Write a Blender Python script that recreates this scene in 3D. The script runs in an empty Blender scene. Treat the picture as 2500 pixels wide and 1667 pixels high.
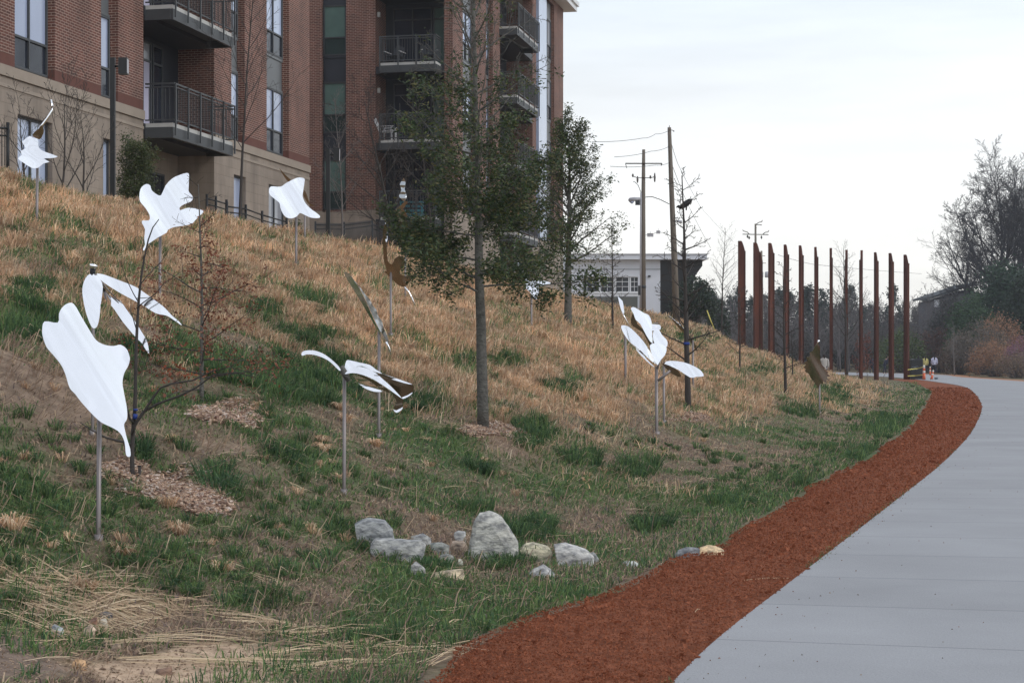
import bpy, bmesh, math, random, time
import numpy as np
from mathutils import Vector, Matrix, Euler
from mathutils.geometry import delaunay_2d_cdt
T0 = time.time()
HAZE = 0.00032
C = bpy.context.scene.collection
F = 4200.0; HX = 1250.0; HY = 870.0; EYE = 1.65
TH = math.atan(913 / 4200.0); ST, CT = math.sin(TH), math.cos(TH)

# ---------------------------------------------------------------- camera
cd = bpy.data.cameras.new('camera'); cam = bpy.data.objects.new('camera', cd); C.objects.link(cam)
cam.location = (0, 0, EYE); cam.rotation_euler = (math.radians(90), 0, 0)
cd.sensor_width = 36; cd.lens = 36 * F / 2500.0
cd.shift_y = (HY - 833.0) / 2500.0; cd.clip_end = 6000; cd.clip_start = 0.1
bpy.context.scene.camera = cam
# ---------------------------------------------------------------- world and sun
SUN_EL, SUN_AZ = 38, 118
w = bpy.data.worlds.new('World'); bpy.context.scene.world = w; w.use_nodes = True
nt = w.node_tree; nt.nodes.clear()
def N(nt, t, **k):
    n = nt.nodes.new(t)
    for a, b in k.items():
        if a in n.inputs: n.inputs[a].default_value = b
        else: setattr(n, a, b)
    return n
L = nt.links.new
sky = N(nt, 'ShaderNodeTexSky', sky_type='NISHITA', sun_disc=False)
sky.sun_elevation = math.radians(SUN_EL); sky.sun_rotation = math.radians(SUN_AZ)
tc = N(nt, 'ShaderNodeTexCoord'); mp = N(nt, 'ShaderNodeMapping'); mp.inputs['Scale'].default_value = (1.0, 1.0, 7.0)
no = N(nt, 'ShaderNodeTexNoise', Scale=2.6, Detail=5.0, Roughness=0.55)
L(tc.outputs['Generated'], mp.inputs['Vector']); L(mp.outputs[0], no.inputs['Vector'])
sx = N(nt, 'ShaderNodeSeparateXYZ'); L(tc.outputs['Generated'], sx.inputs[0])
zr = N(nt, 'ShaderNodeValToRGB')            # cloud cover: warm white low down, blue-white higher, greyer overhead
cr = zr.color_ramp
cr.elements[0].position = 0.0; cr.elements[0].color = (10.6, 10.3, 9.5, 1)
cr.elements[1].position = 1.0; cr.elements[1].color = (7.4, 7.9, 8.8, 1)
for p_, c_ in ((0.05, (11.2, 11.1, 10.7)), (0.12, (10.7, 10.9, 11.0)), (0.20, (9.1, 9.9, 10.7)), (0.34, (9.2, 9.9, 10.7)), (0.60, (7.9, 8.5, 9.5))):
    e = cr.elements.new(p_); e.color = (*c_, 1)
L(sx.outputs['Z'], zr.inputs[0])
nr = N(nt, 'ShaderNodeMapRange'); nr.inputs['From Min'].default_value = .3; nr.inputs['From Max'].default_value = .7
nr.inputs['To Min'].default_value = .86; nr.inputs['To Max'].default_value = 1.08
L(no.outputs['Fac'], nr.inputs[0])
mu = N(nt, 'ShaderNodeVectorMath', operation='SCALE'); L(zr.outputs[0], mu.inputs[0]); L(nr.outputs[0], mu.inputs['Scale'])
mx = N(nt, 'ShaderNodeMixRGB'); mx.inputs[0].default_value = .93
L(sky.outputs[0], mx.inputs[1]); L(mu.outputs[0], mx.inputs[2])
bg = N(nt, 'ShaderNodeBackground', Strength=0.1); ou = N(nt, 'ShaderNodeOutputWorld')
L(mx.outputs[0], bg.inputs[0]); L(bg.outputs[0], ou.inputs[0])
sd = bpy.data.lights.new('sun', 'SUN'); sd.energy = 0.9; sd.angle = math.radians(16); sd.color = (1, .96, .9)
so = bpy.data.objects.new('sun', sd); C.objects.link(so)
_az = math.radians(SUN_AZ); _el = math.radians(SUN_EL)
_d = Vector((math.sin(_az) * math.cos(_el), math.cos(_az) * math.cos(_el), math.sin(_el)))
so.rotation_euler = _d.to_track_quat('Z', 'Y').to_euler()
vs = bpy.context.scene.view_settings
vs.view_transform = 'Standard'; vs.look = 'None'; vs.gamma = 1; vs.exposure = 0.12; vs.use_curve_mapping = False
bpy.context.scene.cycles.max_bounces = 6
bpy.context.scene.cycles.transparent_max_bounces = 6

# ---------------------------------------------------------------- materials
def mat(name, col, rough=.7, var=.15, scale=8., metal=0., bump=0., bscale=None, col2=None, attr=False, trans=0., spec=.4, stretch=None):
    m = bpy.data.materials.new(name); m.use_nodes = True; t = m.node_tree; t.nodes.clear(); l = t.links.new
    o = N(t, 'ShaderNodeOutputMaterial'); b = N(t, 'ShaderNodeBsdfPrincipled', Roughness=rough, Metallic=metal)
    b.inputs['Specular IOR Level'].default_value = spec
    tcn = N(t, 'ShaderNodeTexCoord'); mpn = N(t, 'ShaderNodeMapping')
    if stretch: mpn.inputs['Scale'].default_value = stretch
    l(tcn.outputs['Object'], mpn.inputs[0])
    nz = N(t, 'ShaderNodeTexNoise', Scale=scale, Detail=6.0, Roughness=.6); l(mpn.outputs[0], nz.inputs['Vector'])
    if col2 is None:
        mr = N(t, 'ShaderNodeMapRange'); mr.inputs['From Min'].default_value = .25; mr.inputs['From Max'].default_value = .75
        mr.inputs['To Min'].default_value = 1 - var; mr.inputs['To Max'].default_value = 1 + var
        l(nz.outputs['Fac'], mr.inputs[0])
        vm = N(t, 'ShaderNodeVectorMath', operation='SCALE'); l(mr.outputs[0], vm.inputs['Scale'])
        if attr:
            at = N(t, 'ShaderNodeAttribute', attribute_name='Col'); l(at.outputs['Color'], vm.inputs[0])
        else: vm.inputs[0].default_value = col[:3]
        co = vm.outputs[0]
    else:
        rp = N(t, 'ShaderNodeValToRGB'); rp.color_ramp.elements[0].position = .38; rp.color_ramp.elements[1].position = .62
        rp.color_ramp.elements[0].color = (*col, 1); rp.color_ramp.elements[1].color = (*col2, 1)
        l(nz.outputs['Fac'], rp.inputs[0]); co = rp.outputs[0]
    l(co, b.inputs['Base Color'])
    if bump:
        n2 = N(t, 'ShaderNodeTexNoise', Scale=bscale or scale * 4, Detail=5.0); l(mpn.outputs[0], n2.inputs['Vector'])
        bp = N(t, 'ShaderNodeBump', Strength=bump, Distance=.02); l(n2.outputs['Fac'], bp.inputs['Height']); l(bp.outputs[0], b.inputs['Normal'])
    if trans:
        tr = N(t, 'ShaderNodeBsdfTranslucent'); l(co, tr.inputs[0]); ms = N(t, 'ShaderNodeMixShader'); ms.inputs[0].default_value = trans
        l(b.outputs[0], ms.inputs[1]); l(tr.outputs[0], ms.inputs[2]); l(ms.outputs[0], o.inputs[0])
    else: l(b.outputs[0], o.inputs[0])
    return m
def brick_mat(name, c1, c2, mortar, bw=.203, bh=.068, ms=.010):
    m = bpy.data.materials.new(name); m.use_nodes = True; t = m.node_tree; t.nodes.clear(); l = t.links.new
    o = N(t, 'ShaderNodeOutputMaterial'); b = N(t, 'ShaderNodeBsdfPrincipled', Roughness=.85)
    tcn = N(t, 'ShaderNodeTexCoord'); s = N(t, 'ShaderNodeSeparateXYZ'); l(tcn.outputs['Object'], s.inputs[0])
    ad = N(t, 'ShaderNodeMath', operation='ADD'); l(s.outputs['X'], ad.inputs[0]); l(s.outputs['Y'], ad.inputs[1])
    cb = N(t, 'ShaderNodeCombineXYZ'); l(ad.outputs[0], cb.inputs['X']); l(s.outputs['Z'], cb.inputs['Y'])
    br = N(t, 'ShaderNodeTexBrick'); l(cb.outputs[0], br.inputs['Vector'])
    br.inputs['Scale'].default_value = 1; br.inputs['Brick Width'].default_value = bw; br.inputs['Row Height'].default_value = bh
    br.inputs['Mortar Size'].default_value = ms; br.inputs['Mortar Smooth'].default_value = .3; br.inputs['Bias'].default_value = -.2
    br.inputs['Color1'].default_value = (*c1, 1); br.inputs['Color2'].default_value = (*c2, 1); br.inputs['Mortar'].default_value = (*mortar, 1)
    nz = N(t, 'ShaderNodeTexNoise', Scale=.9, Detail=6.0); l(tcn.outputs['Object'], nz.inputs['Vector'])
    mr = N(t, 'ShaderNodeMapRange'); mr.inputs['From Min'].default_value = .3; mr.inputs['From Max'].default_value = .7
    mr.inputs['To Min'].default_value = .84; mr.inputs['To Max'].default_value = 1.14; l(nz.outputs['Fac'], mr.inputs[0])
    vm = N(t, 'ShaderNodeVectorMath', operation='SCALE'); l(br.outputs['Color'], vm.inputs[0]); l(mr.outputs[0], vm.inputs['Scale'])
    l(vm.outputs[0], b.inputs['Base Color'])
    m5 = N(t, 'ShaderNodeMapping'); m5.inputs['Scale'].default_value = (1, 1, .12); l(tcn.outputs['Object'], m5.inputs[0])
    n5 = N(t, 'ShaderNodeTexNoise', Scale=2.3, Detail=5.0, Roughness=.65); l(m5.outputs[0], n5.inputs['Vector'])
    r5 = N(t, 'ShaderNodeMapRange'); r5.inputs['From Min'].default_value = .35; r5.inputs['From Max'].default_value = .65; r5.inputs['To Min'].default_value = .80; r5.inputs['To Max'].default_value = 1.08; l(n5.outputs['Fac'], r5.inputs[0])
    v5 = N(t, 'ShaderNodeVectorMath', operation='SCALE'); l(vm.outputs[0], v5.inputs[0]); l(r5.outputs[0], v5.inputs['Scale']); l(v5.outputs[0], b.inputs['Base Color'])
    bp = N(t, 'ShaderNodeBump', Strength=.5, Distance=.01); bp.invert = True; l(br.outputs['Fac'], bp.inputs['Height']); l(bp.outputs[0], b.inputs['Normal'])
    l(b.outputs[0], o.inputs[0]); return m
M = dict(
    brick=brick_mat('brick', (.150, .052, .037), (.075, .030, .025), (.36, .255, .21)),
    stone=brick_mat('stone', (.30, .25, .208), (.275, .228, .19), (.235, .195, .16), .61, .30, .008),
    solder=mat('solder_course', (.13, .054, .042), .85, .12, 5),
    stonecap=mat('stone_cap', (.32, .27, .225), .85, .08, 3),
    dark=mat('dark_metal', (.028, .031, .038), .5, .1, 3),
    frame=mat('frame_metal', (.042, .046, .052), .45, .1, 3),
    gframe=mat('grey_frame', (.055, .060, .066), .5, .1, 2),
    black=mat('black_metal', (.012, .013, .015), .45, .1, 5),
    spandrel=mat('spandrel', (.065, .072, .078), .35, .12, 2, spec=.6),
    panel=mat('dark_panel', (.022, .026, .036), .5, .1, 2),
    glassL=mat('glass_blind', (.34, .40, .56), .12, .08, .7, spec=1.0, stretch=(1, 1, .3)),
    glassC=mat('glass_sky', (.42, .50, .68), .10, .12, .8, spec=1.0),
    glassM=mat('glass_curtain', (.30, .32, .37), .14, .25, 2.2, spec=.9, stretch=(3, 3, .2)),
    glassG=mat('glass_green', (.10, .165, .15), .12, .2, .9, spec=.5),
    glassD=mat('glass_dark', (.022, .028, .042), .10, .2, 1, spec=.38),
    glassH=mat('glass_green_dark', (.028, .045, .045), .12, .2, .9, spec=.3),
    satin=mat('satin_steel', (.42, .44, .46), .24, .10, 5, metal=1.0),
    curtain=mat('curtain', (.5, .48, .62), .6, .1, 9, stretch=(6, 6, .5)),
    concrete_w=mat('pale_slab', (.48, .48, .47), .7, .06, 4),
    steel=mat('brushed_pole', (.23, .205, .20), .42, .10, 4, metal=.6),
    brown_steel=mat('brown_reflection_steel', (.36, .30, .24), .24, .12, 6, metal=1.0),  # polished steel with the brown of reflected grass put into its base colour
    mirror=mat('polished_steel', (.97, .97, .98), .055, .02, 3, metal=1.0),
    rust=mat('rusted_steel', (.115, .033, .018), .85, 0, 1.6, col2=(.055, .018, .013), bump=.3, bscale=20, stretch=(1, 1, .18)),
    bark=mat('bark', (.115, .11, .10), .9, .45, 14, bump=.9, bscale=30, stretch=(1, 1, 1.6)),
    barkd=mat('bark_dark', (.055, .048, .045), .9, .25, 9, bump=.5, bscale=30, stretch=(1, 1, .35)),
    barkg=mat('bark_grey', (.15, .135, .13), .9, .25, 9),
    barkf=mat('bark_far', (.035, .033, .040), .9, .2, 1),
    wood=mat('pole_wood', (.17, .145, .12), .9, .25, 3, stretch=(3, 3, .2)),
    leaf=mat('leaf', (1, 1, 1), .55, .12, 3, attr=True, trans=.25),
    grass=mat('grass', (1, 1, 1), .7, .10, 1.5, attr=True, trans=.22, spec=.15),
    white=mat('white_paint', (.66, .68, .74), .7, .06, 1.2),
    whitet=mat('white_trim', (.72, .73, .76), .5, .04, 2),
    greywall=mat('grey_green_wall', (.12, .125, .115), .8, .1, 1),
    chair=mat('chair_white', (.62, .62, .64), .6, .06, 4),
    teal=mat('teal_paint', (.05, .24, .30), .5, .1, 4),
    blueband=mat('blue_tape', (.02, .05, .26), .6, .05, 5),
    ceramic=mat('lamp_grey', (.42, .42, .46), .4, .08, 4),
    orange=mat('orange_plastic', (.72, .15, .06), .5, .08, 9),
    whitep=mat('white_plastic', (.75, .72, .68), .5, .05, 9),
    skin=mat('skin', (.42, .24, .17), .6, .05, 9), hair=mat('hair', (.018, .012, .012), .6, .1, 9),
    yellow=mat('yellow_cloth', (.62, .56, .22), .8, .06, 9), lilac=mat('white_cloth', (.62, .62, .80), .8, .05, 9),
    navy=mat('navy_cloth', (.02, .022, .04), .8, .1, 9), greyc=mat('grey_cloth', (.42, .40, .38), .8, .06, 9),
    tape=mat('tape_yellow', (.70, .62, .16), .6, .05, 9), emblem=mat('emblem_grey', (.16, .19, .22), .6, .08, 9),
    roof=mat('roof_dark', (.05, .06, .07), .8, .1, 2), house=mat('house_wall', (.085, .085, .10), .8, .1, 2),
)

# ---------------------------------------------------------------- noise and terrain
def _h(ix, iy, s):
    n = (ix.astype(np.int64) * 374761393 + iy.astype(np.int64) * 668265263 + s * 1442695041) & 0xffffffff
    n = ((n ^ (n >> 13)) * 1274126177) & 0xffffffff
    return ((n ^ (n >> 16)) & 0xffff) / 65535.0
def vn(x, y, s=0):
    x = np.asarray(x, float); y = np.asarray(y, float)
    ix = np.floor(x); iy = np.floor(y); fx = x - ix; fy = y - iy
    fx = fx * fx * (3 - 2 * fx); fy = fy * fy * (3 - 2 * fy)
    a = _h(ix, iy, s); b = _h(ix + 1, iy, s); c = _h(ix, iy + 1, s); d = _h(ix + 1, iy + 1, s)
    return (a * (1 - fx) + b * fx) * (1 - fy) + (c * (1 - fx) + d * fx) * fy
def fbm(x, y, s=0, o=4):
    v = 0; a = .5; t = 0
    for i in range(o):
        v = v + a * vn(x * 2 ** i, y * 2 ** i, s + i); t += a; a *= .5
    return v / t
def sm(x, a, b):
    t = np.clip((x - a) / (b - a), 0, 1); return t * t * (3 - 2 * t)
_sy = [0, 5, 8.7, 9.34, 10.03, 10.55, 11.63, 12.81, 13.83, 14.26, 14.78, 15.76, 16.99, 17.68, 20.15, 22.57, 24.75, 27, 41.7, 79.7, 97.6, 112, 130, 200]
_sp = [3.0, 2.5, 2.25, 2.34, 2.30, 2.247, 1.936, 1.784, 1.662, 1.572, 1.374, 1.366, 1.303, 1.193, .988, .880, .597, .33, -.65, -2.1, -2.0, -2.0, -2.0, -2.0]
def pstrip(Y): return np.interp(Y, _sy, _sp)
def pq(X, Y): return -X * CT + Y * ST
def terr(X, Y):
    X = np.asarray(X, float); Y = np.asarray(Y, float)
    p = pq(X, Y); d = p - pstrip(Y) - np.interp(Y, [0, 14, 40, 80], [2.0, 2.0, 1.6, 1.9])
    s = np.interp(Y, [0, 22, 34, 45, 82], [.385, .385, .365, .365, .325]) * .45 * np.logaddexp(0, d / .45)
    top = np.interp(Y, [24, 40], [4.95, 4.72]) + .03 * np.clip(d - 12, 0, 30)
    s = -np.logaddexp(-s * 3.2, -top * 3.2) / 3.2
    s = np.maximum(s, 0)
    k = np.maximum(0, d - 7) * 8
    A = (1 - sm(Y, 76 + k, 104 + k)) * (1 - .06 * sm(Y, 50, 78))
    s = s * A
    am = sm(d, .2, 2.5)
    s = s + am * ((fbm(X * .55, Y * .55, 3, 3) - .5) * .42 + (fbm(X * 2.2, Y * 2.2, 7, 2) - .5) * .12) * (1 - sm(Y, 110, 140))
    s = s + .05 * (fbm(X * 1.3, Y * 1.3, 9, 3) - .5) * sm(d, -1.6, -.8)
    # bank on the right beyond the path
    bank = 8.0 * sm(X - 44 - np.maximum(0, 165 - Y) * .0, 0, 34) * sm(Y, 118, 165)
    return s + bank
def terr1(X, Y): return float(terr(np.array([X]), np.array([Y]))[0])
def Wp(x, y, Y): return Vector(((x - HX) / F * Y, Y, EYE - (y - HY) / F * Y))
def hit(x, y, lo=6., hi=140.):
    Y = np.linspace(lo, hi, 6000); X = (x - HX) / F * Y; Z = EYE - (y - HY) / F * Y
    t = terr(X, Y); k = np.where(Z <= t)[0]
    i = k[0] if len(k) else len(Y) - 1
    return Vector((X[i], Y[i], float(t[i])))

# ---------------------------------------------------------------- object helpers
def tag(o, label=None, cat=None, group=None, kind=None):
    if label: o['label'] = label
    if cat: o['category'] = cat
    if group: o['group'] = group
    if kind: o['kind'] = kind
    return o
def thing(name, loc, label, cat, rz=0, group=None):
    o = bpy.data.objects.new(name, None); C.objects.link(o); o.location = loc; o.rotation_euler = (0, 0, rz)
    o.empty_display_size = .2
    return tag(o, label, cat, group)
def link(name, me, m, parent=None, loc=None):
    o = bpy.data.objects.new(name, me); C.objects.link(o)
    if m: me.materials.append(m)
    if parent: o.parent = parent
    if loc is not None: o.location = loc
    return o
def npmesh(name, V, Fc, col=None, smooth=False):
    V = np.asarray(V, np.float32); Fc = np.asarray(Fc, np.int32); k = Fc.shape[1]
    me = bpy.data.meshes.new(name); me.vertices.add(len(V)); me.vertices.foreach_set('co', V.ravel())
    me.loops.add(Fc.size); me.loops.foreach_set('vertex_index', Fc.ravel())
    me.polygons.add(len(Fc)); me.polygons.foreach_set('loop_start', np.arange(0, Fc.size, k, dtype=np.int32))
    me.polygons.foreach_set('use_smooth', np.full(len(Fc), bool(smooth)))
    if col is not None:
        a = me.color_attributes.new('Col', 'FLOAT_COLOR', 'POINT')
        c = np.ones((len(V), 4), np.float32); c[:, :3] = col; a.data.foreach_set('color', c.ravel())
    me.update(calc_edges=True); return me
class MB:
    def __init__(s): s.v = []; s.f = []; s.sm = []
    def add(s, vs_, fs, smooth=False):
        n = len(s.v); s.v += [tuple(q) for q in vs_]; s.f += [tuple(i + n for i in f) for f in fs]; s.sm += [smooth] * len(fs); return s
    def box(s, x0, x1, y0, y1, z0, z1):
        if x0 > x1: x0, x1 = x1, x0
        if y0 > y1: y0, y1 = y1, y0
        if z0 > z1: z0, z1 = z1, z0
        return s.add([(x, y, z) for z in (z0, z1) for y in (y0, y1) for x in (x0, x1)],
                     [(0, 2, 3, 1), (4, 5, 7, 6), (0, 1, 5, 4), (2, 6, 7, 3), (0, 4, 6, 2), (1, 3, 7, 5)])
    def tube(s, pts, rad, n=6, cap=True):
        pts = [Vector(q) for q in pts]
        if not hasattr(rad, '__len__'): rad = [rad] * len(pts)
        vs_, fs = [], []; up = None
        for i, q in enumerate(pts):
            d = (pts[min(i + 1, len(pts) - 1)] - pts[max(i - 1, 0)])
            if d.length < 1e-9: d = Vector((0, 0, 1))
            d.normalize()
            if up is None: up = Vector((0, 0, 1)) if abs(d.z) < .9 else Vector((1, 0, 0))
            a = d.cross(up)
            if a.length < 1e-4: a = d.cross(Vector((0, 1, .3)))
            a.normalize(); b = d.cross(a); up = -b if False else up
            for k in range(n):
                t = 2 * math.pi * k / n; vs_.append(q + a * (math.cos(t) * rad[i]) + b * (math.sin(t) * rad[i]))
        for i in range(len(pts) - 1):
            for k in range(n):
                k2 = (k + 1) % n; fs.append((i * n + k, i * n + k2, (i + 1) * n + k2, (i + 1) * n + k))
        if cap: fs.append(tuple(range(n))[::-1]); fs.append(tuple(range((len(pts) - 1) * n, len(pts) * n)))
        return s.add(vs_, fs, True)
    def prism(s, poly, a, b, ax='y'):   # polygon in the other two axes, extruded a..b
        n = len(poly); f = {'y': lambda q, t: (q[0], t, q[1]), 'x': lambda q, t: (t, q[0], q[1]), 'z': lambda q, t: (q[0], q[1], t)}[ax]
        vs_ = [f(q, a) for q in poly] + [f(q, b) for q in poly]
        return s.add(vs_, [tuple(range(n))[::-1], tuple(range(n, 2 * n))] + [(i, (i + 1) % n, n + (i + 1) % n, n + i) for i in range(n)])
    def obj(s, name, m, parent=None, loc=None, fixn=True):
        me = bpy.data.meshes.new(name); me.from_pydata(s.v, [], s.f)
        me.polygons.foreach_set('use_smooth', s.sm)
        if fixn:
            bm = bmesh.new(); bm.from_mesh(me); bmesh.ops.recalc_face_normals(bm, faces=bm.faces); bm.to_mesh(me); bm.free()
        me.update(); return link(name, me, m, parent, loc)
def copy_tree(o, parent=None):
    c = o.copy(); C.objects.link(c)
    if parent is not None: c.parent = parent
    for ch in [q for q in bpy.data.objects if q.parent == o]: copy_tree(ch, c)
    return c

# ---------------------------------------------------------------- ground sheet
def px_of(X, Y, Z): return HX + F * X / Y, HY - F * (Z - EYE) / Y
LUSH = [(210, 1230, 260, 90), (640, 1250, 280, 90), (900, 1150, 270, 80), (1010, 1060, 190, 60), (700, 1010, 180, 60), (90, 1130, 160, 60), (740, 930, 260, 90), (1350, 1200, 260, 60), (1100, 1420, 260, 50), (620, 1400, 250, 40), (1900, 1060, 240, 50), (1650, 1230, 200, 50)]
GREEN = [(760, 930, 190, 65), (560, 905, 110, 50), (1290, 1060, 70, 45), (1380, 945, 65, 26), (1030, 985, 75, 45), (85, 720, 75, 35), (110, 795, 120, 55),
         (345, 870, 70, 45), (690, 1112, 38, 28), (530, 1178, 38, 38), (1300, 1290, 75, 42), (1540, 1145, 70, 30), (770, 740, 80, 35), (1230, 885, 70, 25),
         (40, 565, 60, 22), (280, 615, 150, 16), (1170, 1250, 60, 20), (1590, 1290, 38, 18), (1430, 1120, 60, 25), (1790, 1240, 50, 22), (1220, 1370, 80, 22),
         (2030, 960, 60, 25), (1960, 1000, 60, 22), (2150, 1040, 80, 28), (1700, 830, 70, 25), (1480, 725, 60, 14), (950, 560, 70, 18), (860, 585, 50, 14),
         (1130, 880, 60, 20), (650, 765, 60, 25), (730, 830, 80, 30), (1850, 910, 60, 18), (2110, 1110, 50, 18), (1990, 1190, 60, 20), (60, 470, 50, 18), (420, 860, 60, 40)]
BARE = [(90, 920, 150, 70), (200, 1000, 130, 45), (70, 1010, 90, 30), (120, 660, 130, 30), (640, 1090, 60, 18), (1090, 1010, 80, 25), (560, 1090, 120, 20), (1240, 1090, 60, 20), (60, 850, 80, 40)]
DIRT = [(560, 1612, 215, 54), (470, 1645, 300, 50)]
SOIL = [(20, 1590, 130, 60), (60, 1640, 130, 40)]
STRAW = [(100, 1435, 230, 48), (230, 1490, 260, 40), (130, 1545, 240, 36), (700, 1545, 180, 16), (860, 1590, 150, 22), (90, 1600, 120, 30), (800, 1640, 120, 18), (1080, 1590, 110, 14)]
CHIP = [(300, 1150, 60, 22), (430, 1195, 130, 42), (500, 1235, 70, 35), (545, 1010, 75, 25), (610, 1030, 30, 14), (1200, 1050, 70, 18), (1250, 1065, 45, 15), (1690, 1020, 60, 12)]
def ell(px, py, L_):
    m = np.full_like(px, -1.5)
    for x, y, a, b in L_: m = np.maximum(m, 1 - ((px - x) / a) ** 2 - ((py - y) / b) ** 2)
    return m
def masks(X, Y, Z=None):
    Z = terr(X, Y) if Z is None else Z
    Ys = np.maximum(Y, 1.0); px, py = px_of(X, Ys, Z)
    wob = (fbm(X * 1.7, Y * 1.7, 21, 3) - .5)
    g = sm(ell(px, py, GREEN) * .8 + wob * 2.2, .0, .7); ok = (Y > 5)
    b = sm(ell(px, py, BARE) + wob * .9, .05, .5); dt = sm(ell(px, py, DIRT) + wob * .7, .1, .4); st = sm(ell(px, py, STRAW) + wob * 1.2, .0, .6)
    lu = sm(ell(px, py, LUSH) + wob * 1.4, .0, .6)
    so2 = sm(ell(px, py, SOIL) + wob * .7, .1, .4)
    ch = sm(ell(px, py, CHIP) + wob * .6, .15, .4)
    d = pq(X, Y) - pstrip(Y) - 1.8
    d0 = np.clip(2.6 - .72 * X, .9, 7.5)
    n1 = fbm(X * .45, Y * .45, 31, 4) - .5; n2 = fbm(X * 1.5, Y * 1.5, 41, 3) - .5
    dry = sm(d - d0 + n1 * 5.5 + n2 * 1.6, -.7, 1.1)
    dry = np.maximum(dry, sm(d + n1 * 5.5 + n2 * 2, .1, 2.2) * sm(Y, 19, 27))
    edge = sm(pq(X, Y) - pstrip(Y), 1.4 + 0 * Y, .4)
    dry = dry * (1 - g * .62) * (1 - lu * .55) * (1 - .75 * sm(n2 + n1, .12, .3))
    return dict(g=g * ok, b=b * ok * (1 - g), dt=np.maximum(dt, so2) * ok, so2=so2 * ok, lu=lu * ok, st=st * ok, ch=ch * ok, dry=dry, edge=edge, n1=n1, n2=n2, d=d, px=px, py=py)
ys = np.concatenate([np.linspace(-30, 4, 18)[:-1], np.arange(4, 40, .16), np.arange(40, 125, .4), np.arange(125, 240, 2.5), np.geomspace(240, 930, 20)])
ps = np.concatenate([-np.geomspace(640, 90, 18), -np.arange(88, 6, -2.5), np.arange(-6, 17.5, .16), np.arange(17.5, 40, 1.2), np.geomspace(42, 640, 18)])
PY, PP = np.meshgrid(ys, ps, indexing='ij'); GX = (PY * ST - PP) / CT
GZ = terr(GX, PY); mk = masks(GX, PY, GZ)
thatch = np.array([.20, .15, .11]); green = np.array([.075, .125, .05]); dryc = np.array([.38, .25, .15]); dirt = np.array([.47, .345, .245])
def mixc(a, b, t): return a * (1 - t[..., None]) + b * t[..., None]
gc = mixc(np.broadcast_to(thatch, GX.shape + (3,)), green, np.clip(.30 + .35 * mk['lu'] + mk['n2'] * 1.4, 0, .85))
gc = mixc(gc, dryc, mk['dry'] * .8); gc = mixc(gc, green, mk['g'] * .8); gc = mixc(gc, np.array([.27, .20, .15]), mk['b'] * .9)
gc = mixc(gc, np.array([.30, .21, .13]), mk['st'] * .7); gc = mixc(gc, dirt, mk['dt']); gc = mixc(gc, np.array([.20, .15, .12]), mk['so2']); gc = mixc(gc, np.array([.20, .13, .09]), mk['ch'])
far = sm(PY, 105, 150); gc = mixc(gc, np.array([.13, .10, .06]), far)
gc = np.clip(gc, .01, 1)
nr_, nc_ = GX.shape; idx = np.arange(nr_ * nc_).reshape(nr_, nc_)
Fq = np.stack([idx[:-1, :-1], idx[1:, :-1], idx[1:, 1:], idx[:-1, 1:]], -1).reshape(-1, 4)
# wind: p decreases with X -> keep normals up
V = np.stack([GX, PY, GZ], -1).reshape(-1, 3)
me = npmesh('ground', V, Fq[:, ::1], gc.reshape(-1, 3), True)
M['ground'] = mat('ground', (1, 1, 1), .95, .45, 9., attr=True, bump=1.0, bscale=28, spec=.1)
tag(link('ground', me, M['ground']), 'grassy hillside rising to the left of the paved trail', None, None, 'structure')
print('ground', round(time.time() - T0, 1))

# ---------------------------------------------------------------- path and red strip
lpx = [(0.15, 5.5), (0.81, 8.7), (2.08, 12.6), (4.23, 19.1), (7.0, 27.6), (10.85, 40.3), (16.7, 61.3), (24.0, 91), (26.9, 108), (29.0, 124), (30.2, 140), (29.2, 155), (24.5, 166), (14, 175), (-20, 190)]
rpx = [(5.0, 4.0), (5.8, 7.5), (7.1, 11.4), (9.3, 17.7), (12.2, 26.0), (16.2, 38.2), (22.4, 58.4), (30.6, 88), (33.4, 112), (35.6, 137), (38.2, 152), (37.5, 168), (32, 180), (18, 187), (-16, 203)]
def resample(P, n):
    P = np.array(P, float); P4 = np.vstack([2 * P[0] - P[1], P, 2 * P[-1] - P[-2]]); o_ = []
    for i in range(1, len(P4) - 2):
        p0, p1, p2, p3 = P4[i - 1], P4[i], P4[i + 1], P4[i + 2]
        for t_ in np.linspace(0, 1, 13)[:-1]: o_.append(.5 * ((2 * p1) + (p2 - p0) * t_ + (2 * p0 - 5 * p1 + 4 * p2 - p3) * t_ ** 2 + (3 * p1 - p0 - 3 * p2 + p3) * t_ ** 3))
    P = np.array(o_ + [P[-1]]); k = np.concatenate([[0], np.cumsum(np.hypot(*np.diff(P, axis=0).T))]); t = np.linspace(0, k[-1], n)
    # catmull-rom via dense chord interpolation then smoothing
    Q = np.stack([np.interp(t, k, P[:, i]) for i in (0, 1)], -1)
    w_ = 7; ker = np.ones(w_) / w_
    pad = w_ // 2
    Qp = np.pad(Q, ((pad, pad), (0, 0)), mode='edge'); R = np.stack([np.convolve(Qp[:, i], ker, 'valid') for i in (0, 1)], -1)
    R[0] = Q[0]; R[-1] = Q[-1]; return R
n_ = 420; LP = resample(lpx, n_); RP = resample(rpx, n_)
rows = 9; V = []; UVs = []
slen = np.concatenate([[0], np.cumsum(np.hypot(*np.diff((LP + RP) / 2, axis=0).T))])
for j in range(rows):
    f = j / (rows - 1); q = LP * (1 - f) + RP * f
    V.append(np.stack([q[:, 0], q[:, 1], np.full(n_, .035)], -1))
V = np.stack(V, 1)                       # n, rows, 3
idx = np.arange(n_ * rows).reshape(n_, rows)
Fq = np.stack([idx[:-1, :-1], idx[:-1, 1:], idx[1:, 1:], idx[1:, :-1]], -1).reshape(-1, 4)
VV = V.reshape(-1, 3); skirt = []
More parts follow.
